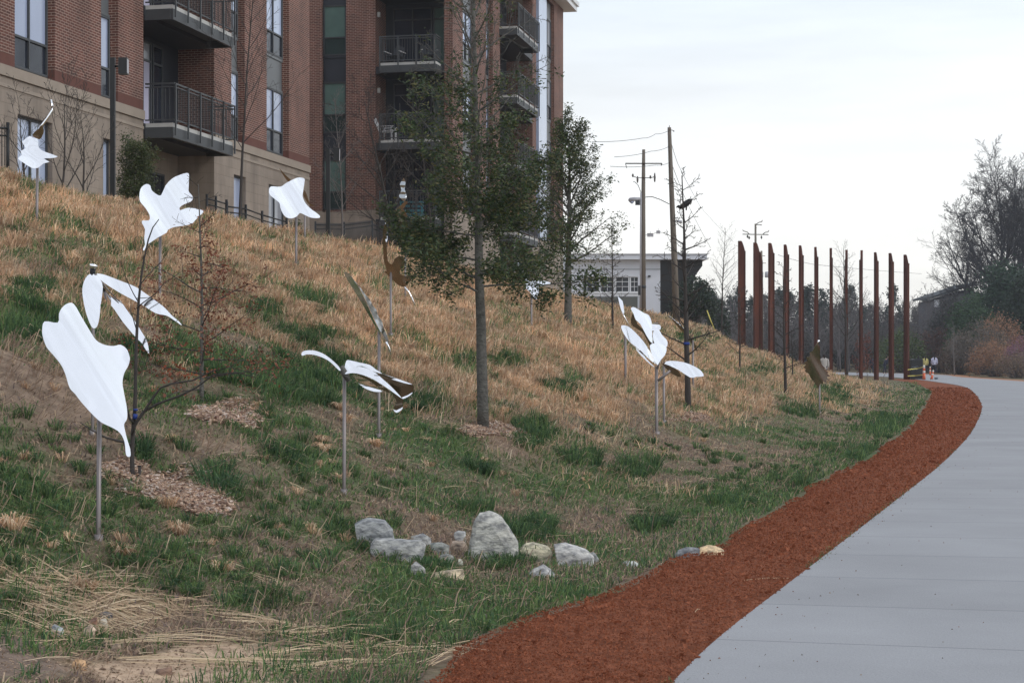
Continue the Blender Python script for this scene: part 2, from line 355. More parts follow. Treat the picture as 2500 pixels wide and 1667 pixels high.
e0 = idx[:, 0]; b0 = len(VV) + np.arange(n_); VV = np.vstack([VV, V[:, 0] - [0, 0, .09]])
e1 = idx[:, -1]; b1 = len(VV) + np.arange(n_); VV = np.vstack([VV, V[:, -1] - [0, 0, .09]])
Fq = np.vstack([Fq, np.stack([b0[:-1], e0[:-1], e0[1:], b0[1:]], -1), np.stack([e1[:-1], b1[:-1], b1[1:], e1[1:]], -1)])
me = npmesh('path', VV, Fq)
uv = me.uv_layers.new(name='UVMap'); vi = np.empty(len(me.loops), np.int32); me.loops.foreach_get('vertex_index', vi)
s_of = np.concatenate([np.repeat(slen, rows), slen, slen]); f_of = np.concatenate([np.tile(np.linspace(0, 1, rows), n_), np.zeros(n_), np.ones(n_)])
uv.data.foreach_set('uv', np.stack([s_of[vi], f_of[vi]], -1).astype(np.float32).ravel())
pm = mat('path_concrete', (.305, .310, .325), .85, .12, .55, bump=.25, bscale=55); t = pm.node_tree; l = t.links.new
uvn = N(t, 'ShaderNodeUVMap'); sp = N(t, 'ShaderNodeSeparateXYZ'); l(uvn.outputs[0], sp.inputs[0])
dv = N(t, 'ShaderNodeMath', operation='DIVIDE'); dv.inputs[1].default_value = 1.55; l(sp.outputs['X'], dv.inputs[0])
fr = N(t, 'ShaderNodeMath', operation='FRACT'); l(dv.outputs[0], fr.inputs[0])
lt = N(t, 'ShaderNodeMath', operation='LESS_THAN'); lt.inputs[1].default_value = .010; l(fr.outputs[0], lt.inputs[0])
fl = N(t, 'ShaderNodeMath', operation='FLOOR'); l(dv.outputs[0], fl.inputs[0])
wn = N(t, 'ShaderNodeTexWhiteNoise', noise_dimensions='1D'); l(fl.outputs[0], wn.inputs['W'])
pr = t.nodes['Principled BSDF']; src = pr.inputs['Base Color'].links[0].from_socket
m1 = N(t, 'ShaderNodeMapRange'); m1.inputs['To Min'].default_value = .965; m1.inputs['To Max'].default_value = 1.03; l(wn.outputs['Value'], m1.inputs[0])
v1 = N(t, 'ShaderNodeVectorMath', operation='SCALE'); l(src, v1.inputs[0]); l(m1.outputs[0], v1.inputs['Scale'])
n9 = N(t, 'ShaderNodeTexNoise', Scale=90., Detail=3.); tcx = N(t, 'ShaderNodeTexCoord'); l(tcx.outputs['Object'], n9.inputs['Vector'])
m9 = N(t, 'ShaderNodeMapRange'); m9.inputs['From Min'].default_value = .3; m9.inputs['From Max'].default_value = .7; m9.inputs['To Min'].default_value = .92; m9.inputs['To Max'].default_value = 1.07; l(n9.outputs['Fac'], m9.inputs[0])
v9 = N(t, 'ShaderNodeVectorMath', operation='SCALE'); l(v1.outputs[0], v9.inputs[0]); l(m9.outputs[0], v9.inputs['Scale'])
mj = N(t, 'ShaderNodeMixRGB'); mj.inputs[2].default_value = (.17, .175, .185, 1); l(lt.outputs[0], mj.inputs[0]); l(v9.outputs[0], mj.inputs[1]); l(mj.outputs[0], pr.inputs['Base Color'])
tag(link('path', me, pm), 'pale grey concrete trail curving away to the left', None, None, 'structure')
# red strip: from path edge out to the hill toe
ny = 520; yy = np.concatenate([np.linspace(5.5, 30, 300), np.linspace(30, 126, 221)[1:]])
jj = int(np.argmax(LP[:, 1] > 127)); XL = np.interp(yy, LP[:jj, 1], LP[:jj, 0]) + .02; Pst = pstrip(yy); XS = (yy * ST - Pst) / CT
XS = np.where(yy > 84, np.interp(yy, [84, 97, 108, 126], [XS[np.searchsorted(yy, 84)], 23.0, 25.0, 27.6]), XS)
XS = XS + (fbm(yy * 1.1, yy * 0 + 3, 55, 4) - .36) * .17 * np.clip(yy / 16, .5, 1.6)
XS = np.minimum(XS, XL - .12); kk = 22
fr_ = np.linspace(0, 1, kk)[None, :]; SX = XS[:, None] * (1 - fr_) + XL[:, None] * fr_; SY = np.repeat(yy[:, None], kk, 1)
SZ = terr(SX, SY) + .014 + .03 * (fbm(SX * 4, SY * 4, 61, 3) - .4) * np.sin(fr_ * math.pi) ** .5 * np.clip(1.2 - SY / 60, .1, 1)
SZ[:, 0] = terr(SX[:, 0], SY[:, 0]) - .02; idx = np.arange(SX.size).reshape(SX.shape)
Fq = np.stack([idx[:-1, :-1], idx[:-1, 1:], idx[1:, 1:], idx[1:, :-1]], -1).reshape(-1, 4)
me = npmesh('dirt_shoulder', np.stack([SX, SY, SZ], -1).reshape(-1, 3), Fq, None, True)
M['reddirt'] = mat('red_dirt', (.16, .056, .030), .95, 0, 18., col2=(.29, .105, .056), bump=1.0, bscale=60, spec=.1, stretch=(1, .55, 1))
tag(link('dirt_shoulder', me, M['reddirt']), 'strip of rust-red dirt along the left edge of the concrete trail', None, None, 'structure')
# far shoulder strip beyond the trail
RB = RP[200:400]; q = RB[:, None, :] + np.array([[0.0, 0.0], [.7, .3], [1.6, .8]])[None]; zz = terr(q[..., 0], q[..., 1]) + .012
idx = np.arange(len(RB) * 3).reshape(-1, 3); Fq = np.stack([idx[:-1, :-1], idx[:-1, 1:], idx[1:, 1:], idx[1:, :-1]], -1).reshape(-1, 4)
tag(link('dirt_verge', npmesh('dirt_verge', np.concatenate([q, zz[..., None]], -1).reshape(-1, 3), Fq), mat('orange_dirt', (.34, .15, .07), .95, .2, 3)),
    'thin orange dirt edge on the far side of the trail', None, None, 'structure')

# ---------------------------------------------------------------- apartment building
BASE = (52., 24., 4.4)
bl = thing('apartment_building', (BASE[0] * ST - BASE[1] * CT, BASE[0] * CT + BASE[1] * ST, BASE[2]),
           'red brick apartment building with dark balconies above the hill', 'building', math.pi / 2 - TH)
class BB(MB):
    def b(s, t0, t1, p0, p1, z0, z1): return s.box(t0 - BASE[0], t1 - BASE[0], p0 - BASE[1], p1 - BASE[1], z0 - BASE[2], z1 - BASE[2])
def Yx(x, p): return p / (CT * (913 / F - (x - HX) / F))
def tx(x, p): return (Yx(x, p) - p * ST) / CT
def E(h): return h + EYE
PA = 19.5; PC = 17.3; YC = Yx(1105, PC); TB = tx(1105, PC)
def px2p(x):
    u = (x - HX) / F; return TB * (ST - u * CT) / (CT + u * ST)
brick, stone, cap, sol = BB(), BB(), BB(), BB()
def face(kind, P0):      # returns fn(a0,a1,out0,out1,z0,z1) -> box args
    if kind == 't': return lambda a0, a1, o0, o1, z0, z1: (a0, a1, P0 - o0, P0 - o1, z0, z1)
    return lambda a0, a1, o0, o1, z0, z1: (P0 - o0, P0 - o1, a0, a1, z0, z1)
_wr = random.Random(3)
def window(fc, a0, a1, z0, split, z1, cols, up, lo, name='window', fm='gframe'):
    a0, a1 = min(a0, a1), max(a0, a1)
    f = BB(); w_ = .055; o0, o1 = -.20, -.12
    f.b(*fc(a0, a0 + w_, o0, o1, z0, z1)); f.b(*fc(a1 - w_, a1, o0, o1, z0, z1))
    f.b(*fc(a0 + w_, a1 - w_, o0, o1, z0, z0 + w_)); f.b(*fc(a0 + w_, a1 - w_, o0, o1, z1 - w_, z1))
    if split: f.b(*fc(a0 + w_, a1 - w_, o0, o1 + .002, split - w_ / 2, split + w_ / 2))
    for c in range(1, cols):
        m_ = a0 + (a1 - a0) * c / cols; f.b(*fc(m_ - w_ / 2, m_ + w_ / 2, o0 + .002, o1 + .004, z0 + w_, z1 - w_))
    wo = f.obj(name, M[fm], bl)
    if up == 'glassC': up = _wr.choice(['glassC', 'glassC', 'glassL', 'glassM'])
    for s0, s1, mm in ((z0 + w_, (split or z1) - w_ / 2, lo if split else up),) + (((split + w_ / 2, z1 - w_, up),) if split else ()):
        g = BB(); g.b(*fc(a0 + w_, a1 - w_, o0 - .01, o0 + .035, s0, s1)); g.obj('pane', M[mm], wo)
    return wo
def bay(fc, x0, x1, fx, hb, nfl, cols, up, lo, sp='spandrel', fm='gframe'):
    a0, a1 = fx(x0), fx(x1); a0, a1 = min(a0, a1), max(a0, a1)
    for k in range(nfl):
        z = E(hb) + 3.2 * k
        window(fc, a0, a1, z, z + .74, z + 2.09, cols, up, lo, 'window', fm)
        s = BB(); s.b(*fc(a0, a1, -.21, -.16, z + 2.10, z + 3.19)); s.b(*fc(a0, a1, -.155, -.125, z + 2.10, z + 2.16)); s.b(*fc(a0, a1, -.155, -.125, z + 3.10, z + 3.19))
        s.obj('spandrel_panel', M[sp], bl)
def balcony(kind, P0, a0, a1, zf, out, npost):
    fc = face(kind, P0)
    s = BB(); s.b(*fc(a0 + .03, a1 - .03, .0, out - .03, zf - .11, zf)); so_ = s.obj('balcony', M['concrete_w'], bl)
    g = BB(); g.b(*fc(a0 + .02, a1 - .02, out - .09, out - .012, zf - .40, zf - .112))
    g.b(*fc(a0, a0 + .07, .0, out - .092, zf - .40, zf - .112)); g.b(*fc(a1 - .07, a1, .0, out - .092, zf - .40, zf - .112))
    g.b(*fc(a0 + .08, a1 - .08, .0, out - .10, zf - .20, zf - .13)); g.obj('girder', M['gframe'], so_)
    r = BB()
    for zz_, h_ in ((zf + 1.08, .045), (zf + .98, .03), (zf + .10, .035)):
        r.b(*fc(a0 - .0, a1 + .0, out - .02, out + .025, zz_ - h_, zz_))
        for aa in (a0, a1 - .04): r.b(*fc(aa, aa + .04, .02, out - .022, zz_ - h_, zz_))
    r.obj('handrail', M['gframe'], so_)
    for k in range(npost):
        p_ = BB()
        m_ = a0 + .03 + (a1 - a0 - .10) * k / (npost - 1); p_.b(*fc(m_, m_ + .05, out + .027, out + .065, zf - .34, zf + 1.06)); p_.obj('rail_post', M['gframe'], so_)
    q_ = BB(); nb = int((a1 - a0) / .105)
    for k in range(1, nb):
        m_ = a0 + (a1 - a0) * k / nb; q_.b(*fc(m_, m_ + .016, out - .008, out + .008, zf + .10, zf + .95))
    for aa in (a0 + .012, a1 - .028):
        for k in range(1, int(out / .105)):
            o_ = out * k / int(out / .105); q_.b(*fc(aa, aa + .016, o_, o_ + .016, zf + .10, zf + .95))
    q_.obj('balusters', M['gframe'], so_)
    return so_
fA = face('t', PA); xA = lambda x: tx(x, PA)
zs, zt = E(6.6), E(6.6) + 3.2 * 3 + .5
tend = xA(755.5)
piers = [(-260, 36), (134, 247), (288, 350), (523, 565), (597, 651), (705, 755.5)]
for a, b in piers:
    t0_, t1_ = (xA(a), xA(b)); brick.b(t0_, t1_, PA, PA + .55, zs + .28, zt); sol.b(t0_, t1_, PA + .004, PA + .54, zs, zs + .278)
brick.b(xA(-260), tend, PA + .001, PA + .5, zt + .001, zt + .8)
for a, b in ((36, 134), (247, 288), (565, 597), (651, 705)):      # head of each bay
    brick.b(xA(a), xA(b), PA + .001, PA + .5, zt - .35, zt)
stone_open = [(43, 128), (252, 276), (350, 523), (571, 600), (656, 700)]
edges = [-260] + [v for o in stone_open for v in o] + [755.5]
for i in range(0, len(edges), 2): stone.b(xA(edges[i]), xA(edges[i + 1]), PA, PA + .55, 3.5, zs - .26)
for k, (a, b) in enumerate(stone_open):
    if k == 2: continue
    stone.b(xA(a), xA(b), PA + .002, PA + .5, E(5.58), zs - .262)
    stone.b(xA(a), xA(b), PA + .002, PA + .5, 3.5, E(3.4))
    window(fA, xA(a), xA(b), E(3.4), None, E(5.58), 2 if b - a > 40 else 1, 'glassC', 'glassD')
cap.b(xA(-260), xA(350), PA - .05, PA + .5, zs - .25, zs - .003); cap.b(xA(523), tend, PA - .05, PA + .5, zs - .25, zs - .003)
cap.b(xA(-260), xA(350), PA - .02, PA + .3, zs - .50, zs - .42); cap.b(xA(523), tend, PA - .02, PA + .3, zs - .50, zs - .42)
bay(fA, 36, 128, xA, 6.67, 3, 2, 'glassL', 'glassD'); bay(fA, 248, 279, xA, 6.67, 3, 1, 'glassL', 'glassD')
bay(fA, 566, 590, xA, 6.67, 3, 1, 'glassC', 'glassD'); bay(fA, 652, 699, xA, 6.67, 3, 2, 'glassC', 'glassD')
# recess of A
r0, r1 = xA(350), xA(523); RD = 1.15
brick.b(r1 + .002, r1 + .45, PA + .552, PA + RD + .3, zs + .28, zt); brick.b(r0 - .45, r0 - .002, PA + .552, PA + RD + .3, zs, zt)
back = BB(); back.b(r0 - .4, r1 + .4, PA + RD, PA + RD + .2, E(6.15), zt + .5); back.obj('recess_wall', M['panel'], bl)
stone.b(r0 - .4, r1 + .4, PA + RD, PA + RD + .2, 3.5, E(6.12)); stone.b(r1 + .002, r1 + .45, PA + .552, PA + RD - .002, 3.5, zs - .01)
for k in range(3):
    zf = E(6.27) + 3.17 * k
    fl_ = BB(); fl_.b(r0 + .01, r1 - .01, PA - .02, PA + RD - .01, zf - .30, zf - .004); fl_.obj('balcony_floor', M['dark'], bl)
    balcony('t', PA, tx(423, PA - .83), tx(571, PA - .83), zf, .83, 6)
    fR = face('t', PA + RD - .22)
    for (c0, c1, mm, nm) in ((.02, .24, 'glassD', 'balcony_door'), (.26, .44, 'glassD', 'balcony_window'), (.46, .58, 'curtain', 'balcony_door'), (.60, .74, 'glassD', 'balcony_door')):
        a_, b_ = r0 + (r1 - r0) * c0, r0 + (r1 - r0) * c1
        window(fR, a_, b_, zf + .02, zf + 2.15, zf + 2.7, 1, 'glassC' if c0 in (.02, .46) else 'glassD', mm, nm)
    lm = BB(); lm.b(r0 + 1.2, r0 + 1.32, PA + RD - .12, PA + RD - .002, zf + 2.0, zf + 2.2); lm.obj('wall_lamp', M['concrete_w'], bl)
dr = BB(); fR = face('t', PA + RD - .22); window(fR, xA(427) + .2, xA(475) + .3, E(3.3), None, E(5.3), 2, 'glassD', 'glassD', 'entrance_door')
lm = BB(); lm.b(r0 + .9, r0 + 1.05, PA + RD - .12, PA + RD - .002, E(4.0), E(4.25)); lm.obj('wall_lamp', M['concrete_w'], bl)
# end wall and roof of A, inner floor
brick.b(tend - .5, tend - .001, PA + .56, PA + 14, zs, zt + .8); stone.b(tend - .5, tend - .001, PA + .56, PA + 14, 3.5, zs - .01)
# B front and C side
zsB = E(6.06); ztB = E(19.0); fB = face('p', TB); fC = face('t', PC); xC = lambda x: tx(x, PC)
pB = px2p
def bwall(mb, x0, x1, z0, z1, e=0): mb.b(TB + e, TB + .5, pB(x1), pB(x0), z0, z1)
for a, b in ((560, 785), (845, 917)): bwall(brick, a, b, zsB, ztB); bwall(stone, a, b, 3.5, zsB - .01)
bwall(brick, 1085, 1105, zsB, ztB); bwall(stone, 1085, 1105, 3.5, zsB - .01)
bwall(brick, 785, 845, E(18.6), ztB, .002); bwall(brick, 917, 1085, E(17.8), ztB, .002)
bwall(stone, 785, 845, 3.5, E(6.0), .002)
bay(fB, 787, 843, pB, 6.1, 4, 1, 'glassG', 'glassH', 'panel', 'frame')
RB_ = 1.5; pl, pr_ = pB(917), pB(1085)
brick.b(TB + .502, TB + RB_, pl + .002, pl + .4, E(4.5), ztB); brick.b(TB + .502, TB + RB_, pr_ - .25, pr_ - .002, E(4.5), ztB)
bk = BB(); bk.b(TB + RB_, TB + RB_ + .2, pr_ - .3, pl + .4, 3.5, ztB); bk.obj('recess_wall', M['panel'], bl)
for k in range(5):
    zf = E(11.95) + 3.14 * (k - 3)
    if zf < 4.9: continue
    fl_ = BB(); fl_.b(TB + .0, TB + RB_ - .01, pr_ + .01, pl - .01, zf - .30, zf - .004); fl_.obj('balcony_floor', M['dark'], bl)
    balcony('p', TB, pr_ + .12, pB(940), zf, .85, 4)
    fR = face('p', TB + RB_ - .22)
    window(fR, pr_ + .25, pr_ + .85, zf + .02, zf + 2.15, zf + 2.65, 1, 'glassG', 'glassG', 'balcony_door')
    window(fR, pr_ + .9, pl - .35, zf + .02, zf + 2.15, zf + 2.65, 2, 'glassD', 'glassD', 'balcony_door')
    lm = BB(); lm.b(TB + .25, TB + .37, pl - .10, pl - .002, zf + 2.1, zf + 2.3); lm.obj('wall_lamp', M['concrete_w'], bl)
cpiers = [(1105, 1130), (1161, 1187), (1203, 1221), (1300, 1309), (1353, 1375)]
for i, (a, b) in enumerate(cpiers):
    t0_ = xC(a) + (.502 if i == 0 else 0)
    brick.b(t0_, xC(b), PC, PC + .5, zsB, ztB); stone.b(t0_, xC(b), PC, PC + .5, 3.0, zsB - .01)
for a, b in ((1130, 1161), (1187, 1203), (1309, 1353)):
    brick.b(xC(a), xC(b), PC + .002, PC + .5, E(18.7), ztB); stone.b(xC(a), xC(b), PC + .002, PC + .5, 3.0, E(6.0))
bay(fC, 1131, 1158, xC, 6.1, 4, 2, 'glassC', 'glassD'); bay(fC, 1187, 1199, xC, 6.1, 4, 1, 'glassC', 'glassD')
bay(fC, 1333, 1351, xC, 6.1, 4, 2, 'glassC', 'glassD')
pp = BB(); pp.b(xC(1312), xC(1331), PC - .08, PC + .3, E(6.0), E(18.6)); pp.obj('pale_bay_panel', M['glassC'], bl)
c0, c1 = xC(1221), xC(1300)
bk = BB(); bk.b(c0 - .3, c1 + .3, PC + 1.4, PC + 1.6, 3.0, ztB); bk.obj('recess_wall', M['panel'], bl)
brick.b(c0, c1, PC + .002, PC + .5, E(17.9), ztB)
for k in range(5):
    zf = E(15.1) + 3.14 * (k - 4)
    if zf < 4.4: continue
    fl_ = BB(); fl_.b(c0 + .01, c1 - .01, PC, PC + 1.39, zf - .30, zf - .004); fl_.obj('balcony_floor', M['dark'], bl)
    balcony('t', PC, tx(1263, PC - .85), tx(1315, PC - .85), zf, .85, 5)
    window(face('t', PC + 1.18), c0 + .3, c0 + 1.6, zf + .02, zf + 2.15, zf + 2.65, 1, 'glassC', 'glassC', 'balcony_door')
tce = xC(1375)
brick.b(tce - .5, tce - .001, PC + .502, PC + 14, 3.0, ztB)
cn = BB(); cn.b(TB - .6, tce + .7, PC - .65, PC + 14, ztB + .001, ztB + .28); cn.b(TB - .7, tce + .8, PC - .75, PC + 14, ztB + .282, ztB + .5); cn.obj('cornice', M['whitet'], bl)
cn = BB(); cn.b(xA(-260), tend + .2, PA - .5, PA + 14, zt + .802, zt + 1.2); cn.obj('roof', M['whitet'], bl)
for mb, nm, mm in ((brick, 'brick_wall', 'brick'), (stone, 'stone_base', 'stone'), (cap, 'stone_ledge', 'stonecap'), (sol, 'brick_course', 'solder')):
    for i in range(0, len(mb.v), 8):
        q = MB(); q.add(mb.v[i:i + 8], [(0, 2, 3, 1), (4, 5, 7, 6), (0, 1, 5, 4), (2, 6, 7, 3), (0, 4, 6, 2), (1, 3, 7, 5)]); q.obj(nm, M[mm], bl)
print('building', round(time.time() - T0, 1))

# ---------------------------------------------------------------- steel leaf sculptures
def smooth_outline(P, sub=3):
    P = [Vector((a, b)) for a, b in P]; n = len(P); out = []
    for i in range(n):
        p0, p1, p2, p3 = P[i - 1], P[i], P[(i + 1) % n], P[(i + 2) % n]
        a = (p1 - p0).angle(p2 - p1, 0) if (p1 - p0).length > 0 and (p2 - p1).length > 0 else 0
        for k in range(sub):
            t = k / sub
            q = .5 * ((2 * p1) + (p2 - p0) * t + (2 * p0 - 5 * p1 + 4 * p2 - p3) * t * t + (3 * p1 - p0 - 3 * p2 + p3) * t ** 3)
            out.append(q)
    return out
def sheet(name, P, Y0, parent, base, tz=.25, tx_=.0, cx=.0, cz=.0, rip=0., ripf=9., dY=0., m=None, sub=3, th=.006, nz=.009):
    """Curved metal sheet: outline in photo pixels read at distance Y0; tz = how far the top leans away per metre."""
    O = smooth_outline(P, sub)
    xs = [q.x for q in O]; ys_ = [q.y for q in O]; w_, h_ = max(xs) - min(xs), max(ys_) - min(ys_)
    st = max(w_, h_) / 16; xc, yc = (max(xs) + min(xs)) / 2, (max(ys_) + min(ys_)) / 2
    vs_ = [Vector((q.x, q.y)) for q in O]; n = len(vs_)
    def inside(x, y):
        c = False; j = n - 1
        for i in range(n):
            a, b = vs_[i], vs_[j]
            if (a.y > y) != (b.y > y) and x < (b.x - a.x) * (y - a.y) / (b.y - a.y) + a.x: c = not c
            j = i
        return c
    pts = list(vs_); y = min(ys_) + st / 2; r = 0
    while y < max(ys_):
        x = min(xs) + (st / 2 if r % 2 else 0)
        while x < max(xs):
            if inside(x, y) and min((Vector((x, y)) - q).length for q in vs_) > st * .35: pts.append(Vector((x, y)))
            x += st
        y += st * .87; r += 1
    co, _, fc, *_r = delaunay_2d_cdt(pts, [(i, (i + 1) % n) for i in range(n)], [list(range(n))], 1, 1e-4)
    def pos(q, off):
        s = Y0 / F; X = (q.x - xc) * s; Z = -(q.y - yc) * s
        yo = dY + tz * Z + tx_ * X + 1.7 * cx * X * X + cz * Z * Z + rip * math.sin(Z * ripf + X * 3) + nz * math.sin(X * 14 + Z * 9)
        return Wp(q.x, q.y, Y0 + yo) + Vector((0, off, 0)) - base
    mb = MB(); k = len(co)
    mb.add([pos(q, 0) for q in co], [tuple(f) for f in fc], True)
    mb.add([pos(q, th) for q in co], [tuple(f)[::-1] for f in fc], True)
    mb.add([pos(q, 0) for q in vs_] + [pos(q, th) for q in vs_], [(i, (i + 1) % n, n + (i + 1) % n, n + i) for i in range(n)])
    return mb.obj(name, m or M['mirror'], parent, None, False)
def stem(name, pxs, Y0, rad, parent, base, m='steel', n=8):
    mb = MB(); mb.tube([Wp(x, y, Y0 + (q[0] if q else 0)) - base for x, y, *q in pxs], rad, n); return mb.obj(name, M[m], parent)
def sculpture(label, bx, by, topy, wpx, Y=None):
    b = hit(bx, by) if Y is None else Vector(((bx - HX) / F * Y, Y, terr1((bx - HX) / F * Y, Y)))
    t = thing('leaf_sculpture', b, label, 'sculpture', 0, 'polished steel leaf sculptures on the hillside')
    Yb = b.y; r = wpx / 2 / F * Yb
    mb = MB(); mb.tube([(0, 0, -.15), (0, 0, .02), Wp(bx, topy, Yb) - b + Vector((0, .03, 0))], [r, r, r], 12)
    pl_ = mb.obj('pole', M['steel'], t)
    mb = MB(); mb.tube([(0, 0, -.05), (0, 0, .035)], [r * 2.1, r * 1.9], 12); mb.obj('base_collar', M['steel'], t)
    return t, b, Yb
S1 = [(109,784),(141,787),(144,765),(153,749),(166,740),(180,741.5),(197,770),(213,797),(234,829),(255,841),(277,844),(294,841),(308.5,851),(316.5,871),(314,890),(303,911),(299,935),(303,962),(310,999),(310,1022),(303,1035),(306,1056),(311,1075),(318,1098),(318,1113),(308,1110),(304,1078),(293,1056),(274,1043),(247,1030),(223,1008),(197,979),(183.5,961),(170,946),(160,914),(149,890),(130,866),(114,847),(105,823),(103,805)]
t, b, Yb = sculpture('large white-looking tulip-shaped leaf sculpture nearest the camera at the left', 240, 1318, 1020, 12)
sheet('leaf', S1, Yb - .08, t, b, tz=.30, tx_=.10, cx=.10, dY=0)
mb = MB(); mb.tube([Wp(240, 1015, Yb) - b, Wp(238, 960, Yb + .02) - b], [.014, .012], 8); mb.obj('bracket', M['steel'], t)
# S2 three petals
t, b, Yb = sculpture('sculpture of three long drooping petals behind the large tulip leaf', 226, 1062, 675, 8)
sheet('petal', [(219,669),(234,670),(245,682),(250.5,698),(249.5,719),(245,746),(243,772),(238,794),(231,801),(223,796),(213,772),(206,746),(201,714),(203,693),(210,677)], Yb - .12, t, b, tz=.30, cx=.4)
sheet('petal', [(250,698),(266,719),(279,726),(295,735),(306,751),(327,780),(346,810),(358,831),(362,847),(363.5,862),(356,853),(346,837),(330,821),(300.5,786),(277,752),(253,724)], Yb, t, b, tz=.28, tx_=-.05, cx=.2)
sheet('petal', [(234,668),(250,669),(266,674),(293,684.6),(332,700.5),(367,724.5),(399,748),(420,770),(436,783),(443.6,793.6),(425.5,781.6),(407,770),(380,764),(346,743),(311,724.5),(287,711),(258,692.5),(243,680)], Yb - .1, t, b, tz=.30, cx=.1, tx_=.05)
stem('spout', [(226, 676), (226, 662), (228, 652)], Yb - .03, [.02, .022, .026], t, b, 'dark')
stem('cap', [(226.5, 655), (228.5, 646), (229, 644)], Yb - .05, [.022, .034, .012], t, b, 'mirror')
stem('stem', [(232, 668, -.05), (246, 685, 0), (262, 706, 0), (283, 727, 0)], Yb, [.009, .008, .006, .004], t, b)
# S3
t, b, Yb = sculpture('white five-lobed leaf sculpture, ragged like a flying bird, high on the left slope', 390, 742, 560, 7)
sheet('leaf', [(359,449),(367,453),(370,464),(383,474.5),(393.6,476),(404,453),(420,436),(436,428),(456,422),(461.5,429),(460,464),(465.5,473),(471.5,482.5),(465.5,492),(449.5,498.5),(439,506),(440,513),(452,508.5),(468,507),(497,514),(488,526),(476,538),(468,546),(447,551),(425.5,554),(409.6,561),(407,567.5),(385.6,579.5),(367,592),(359,598),(352,611),(348,609),(354,597),(352,581),(354,559.6),(347,545),(348,538),(363,538),(366,530),(363,520),(354,506),(343,493),(340,480),(343,461),(351,452)], Yb - .12, t, b, tz=.26, tx_=.06, cx=.15, sub=2)
# S4
t, b, Yb = sculpture('small crumpled white leaf sculpture at the upper left edge with a curled stem', 90, 548, 400, 7)
sheet('leaf', [(72,332),(80,336),(92,339),(93,354),(98,364),(114,372),(141,382),(125,386),(106,387),(121,395),(106,399),(93,409.6),(77,409.6),(58.5,398),(44,387),(53,378),(50.5,368),(62.5,362),(54.5,348),(57,343)], Yb - .1, t, b, tz=.42, cx=.2, rip=.006, ripf=20, sub=2)
sheet('leaf_base', [(80,333),(84,322),(95,314),(102,305),(107,318),(103,332),(96,340)], Yb, t, b, tz=-.5, sub=2, m=M['brown_steel'])
stem('stem', [(99, 312), (104, 304), (116, 288), (127, 270), (128, 258), (125, 243)], Yb, [.02, .018, .016, .016, .014, .009], t, b, 'mirror')
# S6 behind S5, then S5
t, b, Yb = sculpture('dark-edged leaf sculpture seen edge-on behind the white three-lobed leaf', 744, 588, 500, 5)
sheet('leaf', [(682,411),(687,416),(700,430),(712,441),(706,446),(694,432)], Yb, t, b, tz=-.4, sub=2, m=M['brown_steel'])
sheet('leaf', [(740,462),(747,470),(752,485),(757,496),(768,503),(760,503),(752,497),(745,486),(740,475)], Yb, t, b, tz=-.35, sub=2, m=M['brown_steel'])
t, b, Yb = sculpture('white three-lobed leaf sculpture on the crest in front of the building corner', 723, 642, 515, 6)
sheet('leaf', [(662,455),(684.6,455.6),(698,447),(719,436.4),(731,433),(743,436),(743,446),(740,467),(739,480),(746,496),(759,509.6),(772,519),(781,527),(778,532),(759,531),(743,524),(732,520),(724.5,528),(711,533),(698,529.5),(690,520),(684.6,507),(682,495),(671,486),(659,475),(657,464)], Yb - .14, t, b, tz=.24, tx_=-.05, cx=.15)
# S7 feather
t, b, Yb = sculpture('long narrow serrated feather-like sculpture, dark on one side and rippled silver on the other', 925, 1066, 800, 7.5)
sheet('blade', [(839,664.6),(852,667),(868,690),(882,712),(896,742),(909,772),(921,797),(936,822),(948,836),(945,842),(925,811),(897,763),(870,718),(851,688)], Yb - .05, t, b, tz=-.35, tx_=-.2, sub=2, m=M['mirror'])
sheet('rippled_blade', [(856,674),(869,689),(881,703),(891,717),(903,731),(909,744),(919,756),(923,770),(933,785),(936,799),(945,818),(949,838),(936,820),(921,794),(907,764),(895,737),(882,710),(868,690)], Yb - .09, t, b, tz=-.07, tx_=.12, rip=.0022, ripf=88, sub=2, nz=.002, m=M['satin'])
stem('stem', [(943, 834), (949, 846), (954, 866)], Yb - .05, [.012, .010, .009], t, b, 'mirror')
# S8
t, b, Yb = sculpture('flower-like sculpture of curling petals on a tall pole in the middle of the slope', 840, 1203, 915, 9)
sheet('petal', [(736,862.5),(742,856),(764,854.5),(783,860),(799,869),(815,882),(827,894),(832,903),(827,903),(812,888),(799,878),(783,870.5),(764,865),(748,864.6),(738,868)], Yb - .05, t, b, tz=.5, sub=2)
sheet('petal', [(845.5,880),(855,879),(876,884),(902.6,890),(916,900),(934,912),(910,905),(884,893),(863,896),(850,903),(843,907),(841,898)], Yb + .06, t, b, tz=.5, tx_=.1, sub=2)
sheet('petal', [(914,907),(956,920),(1006,937),(1010,948),(1006,960),(984,972),(966,956),(946,932)], Yb + .02, t, b, tz=-.55, tx_=.1, cz=.6, sub=2, m=M['brown_steel'])
sheet('petal_rim', [(914,905),(930,911),(956,919),(985,929),(1007,938),(985,934),(956,925),(935,920),(922,915)], Yb - .0, t, b, tz=.4, sub=2)
sheet('petal_rim', [(982,969),(995,964),(1007,957),(1004,962),(996,968),(984,973)], Yb - .04, t, b, tz=.5, sub=2)
sheet('petal', [(864,914),(884,921),(905,933),(924,945),(937,954),(920,956),(905,953),(887,945),(872,931)], Yb + .0, t, b, tz=.35, sub=2, rip=.01, ripf=30)
sheet('petal', [(866,912),(884,915),(905,924),(930,938),(952,956),(946,957),(924,945),(903,930),(884,920)], Yb - .03, t, b, tz=-.6, sub=2, m=M['brown_steel'])
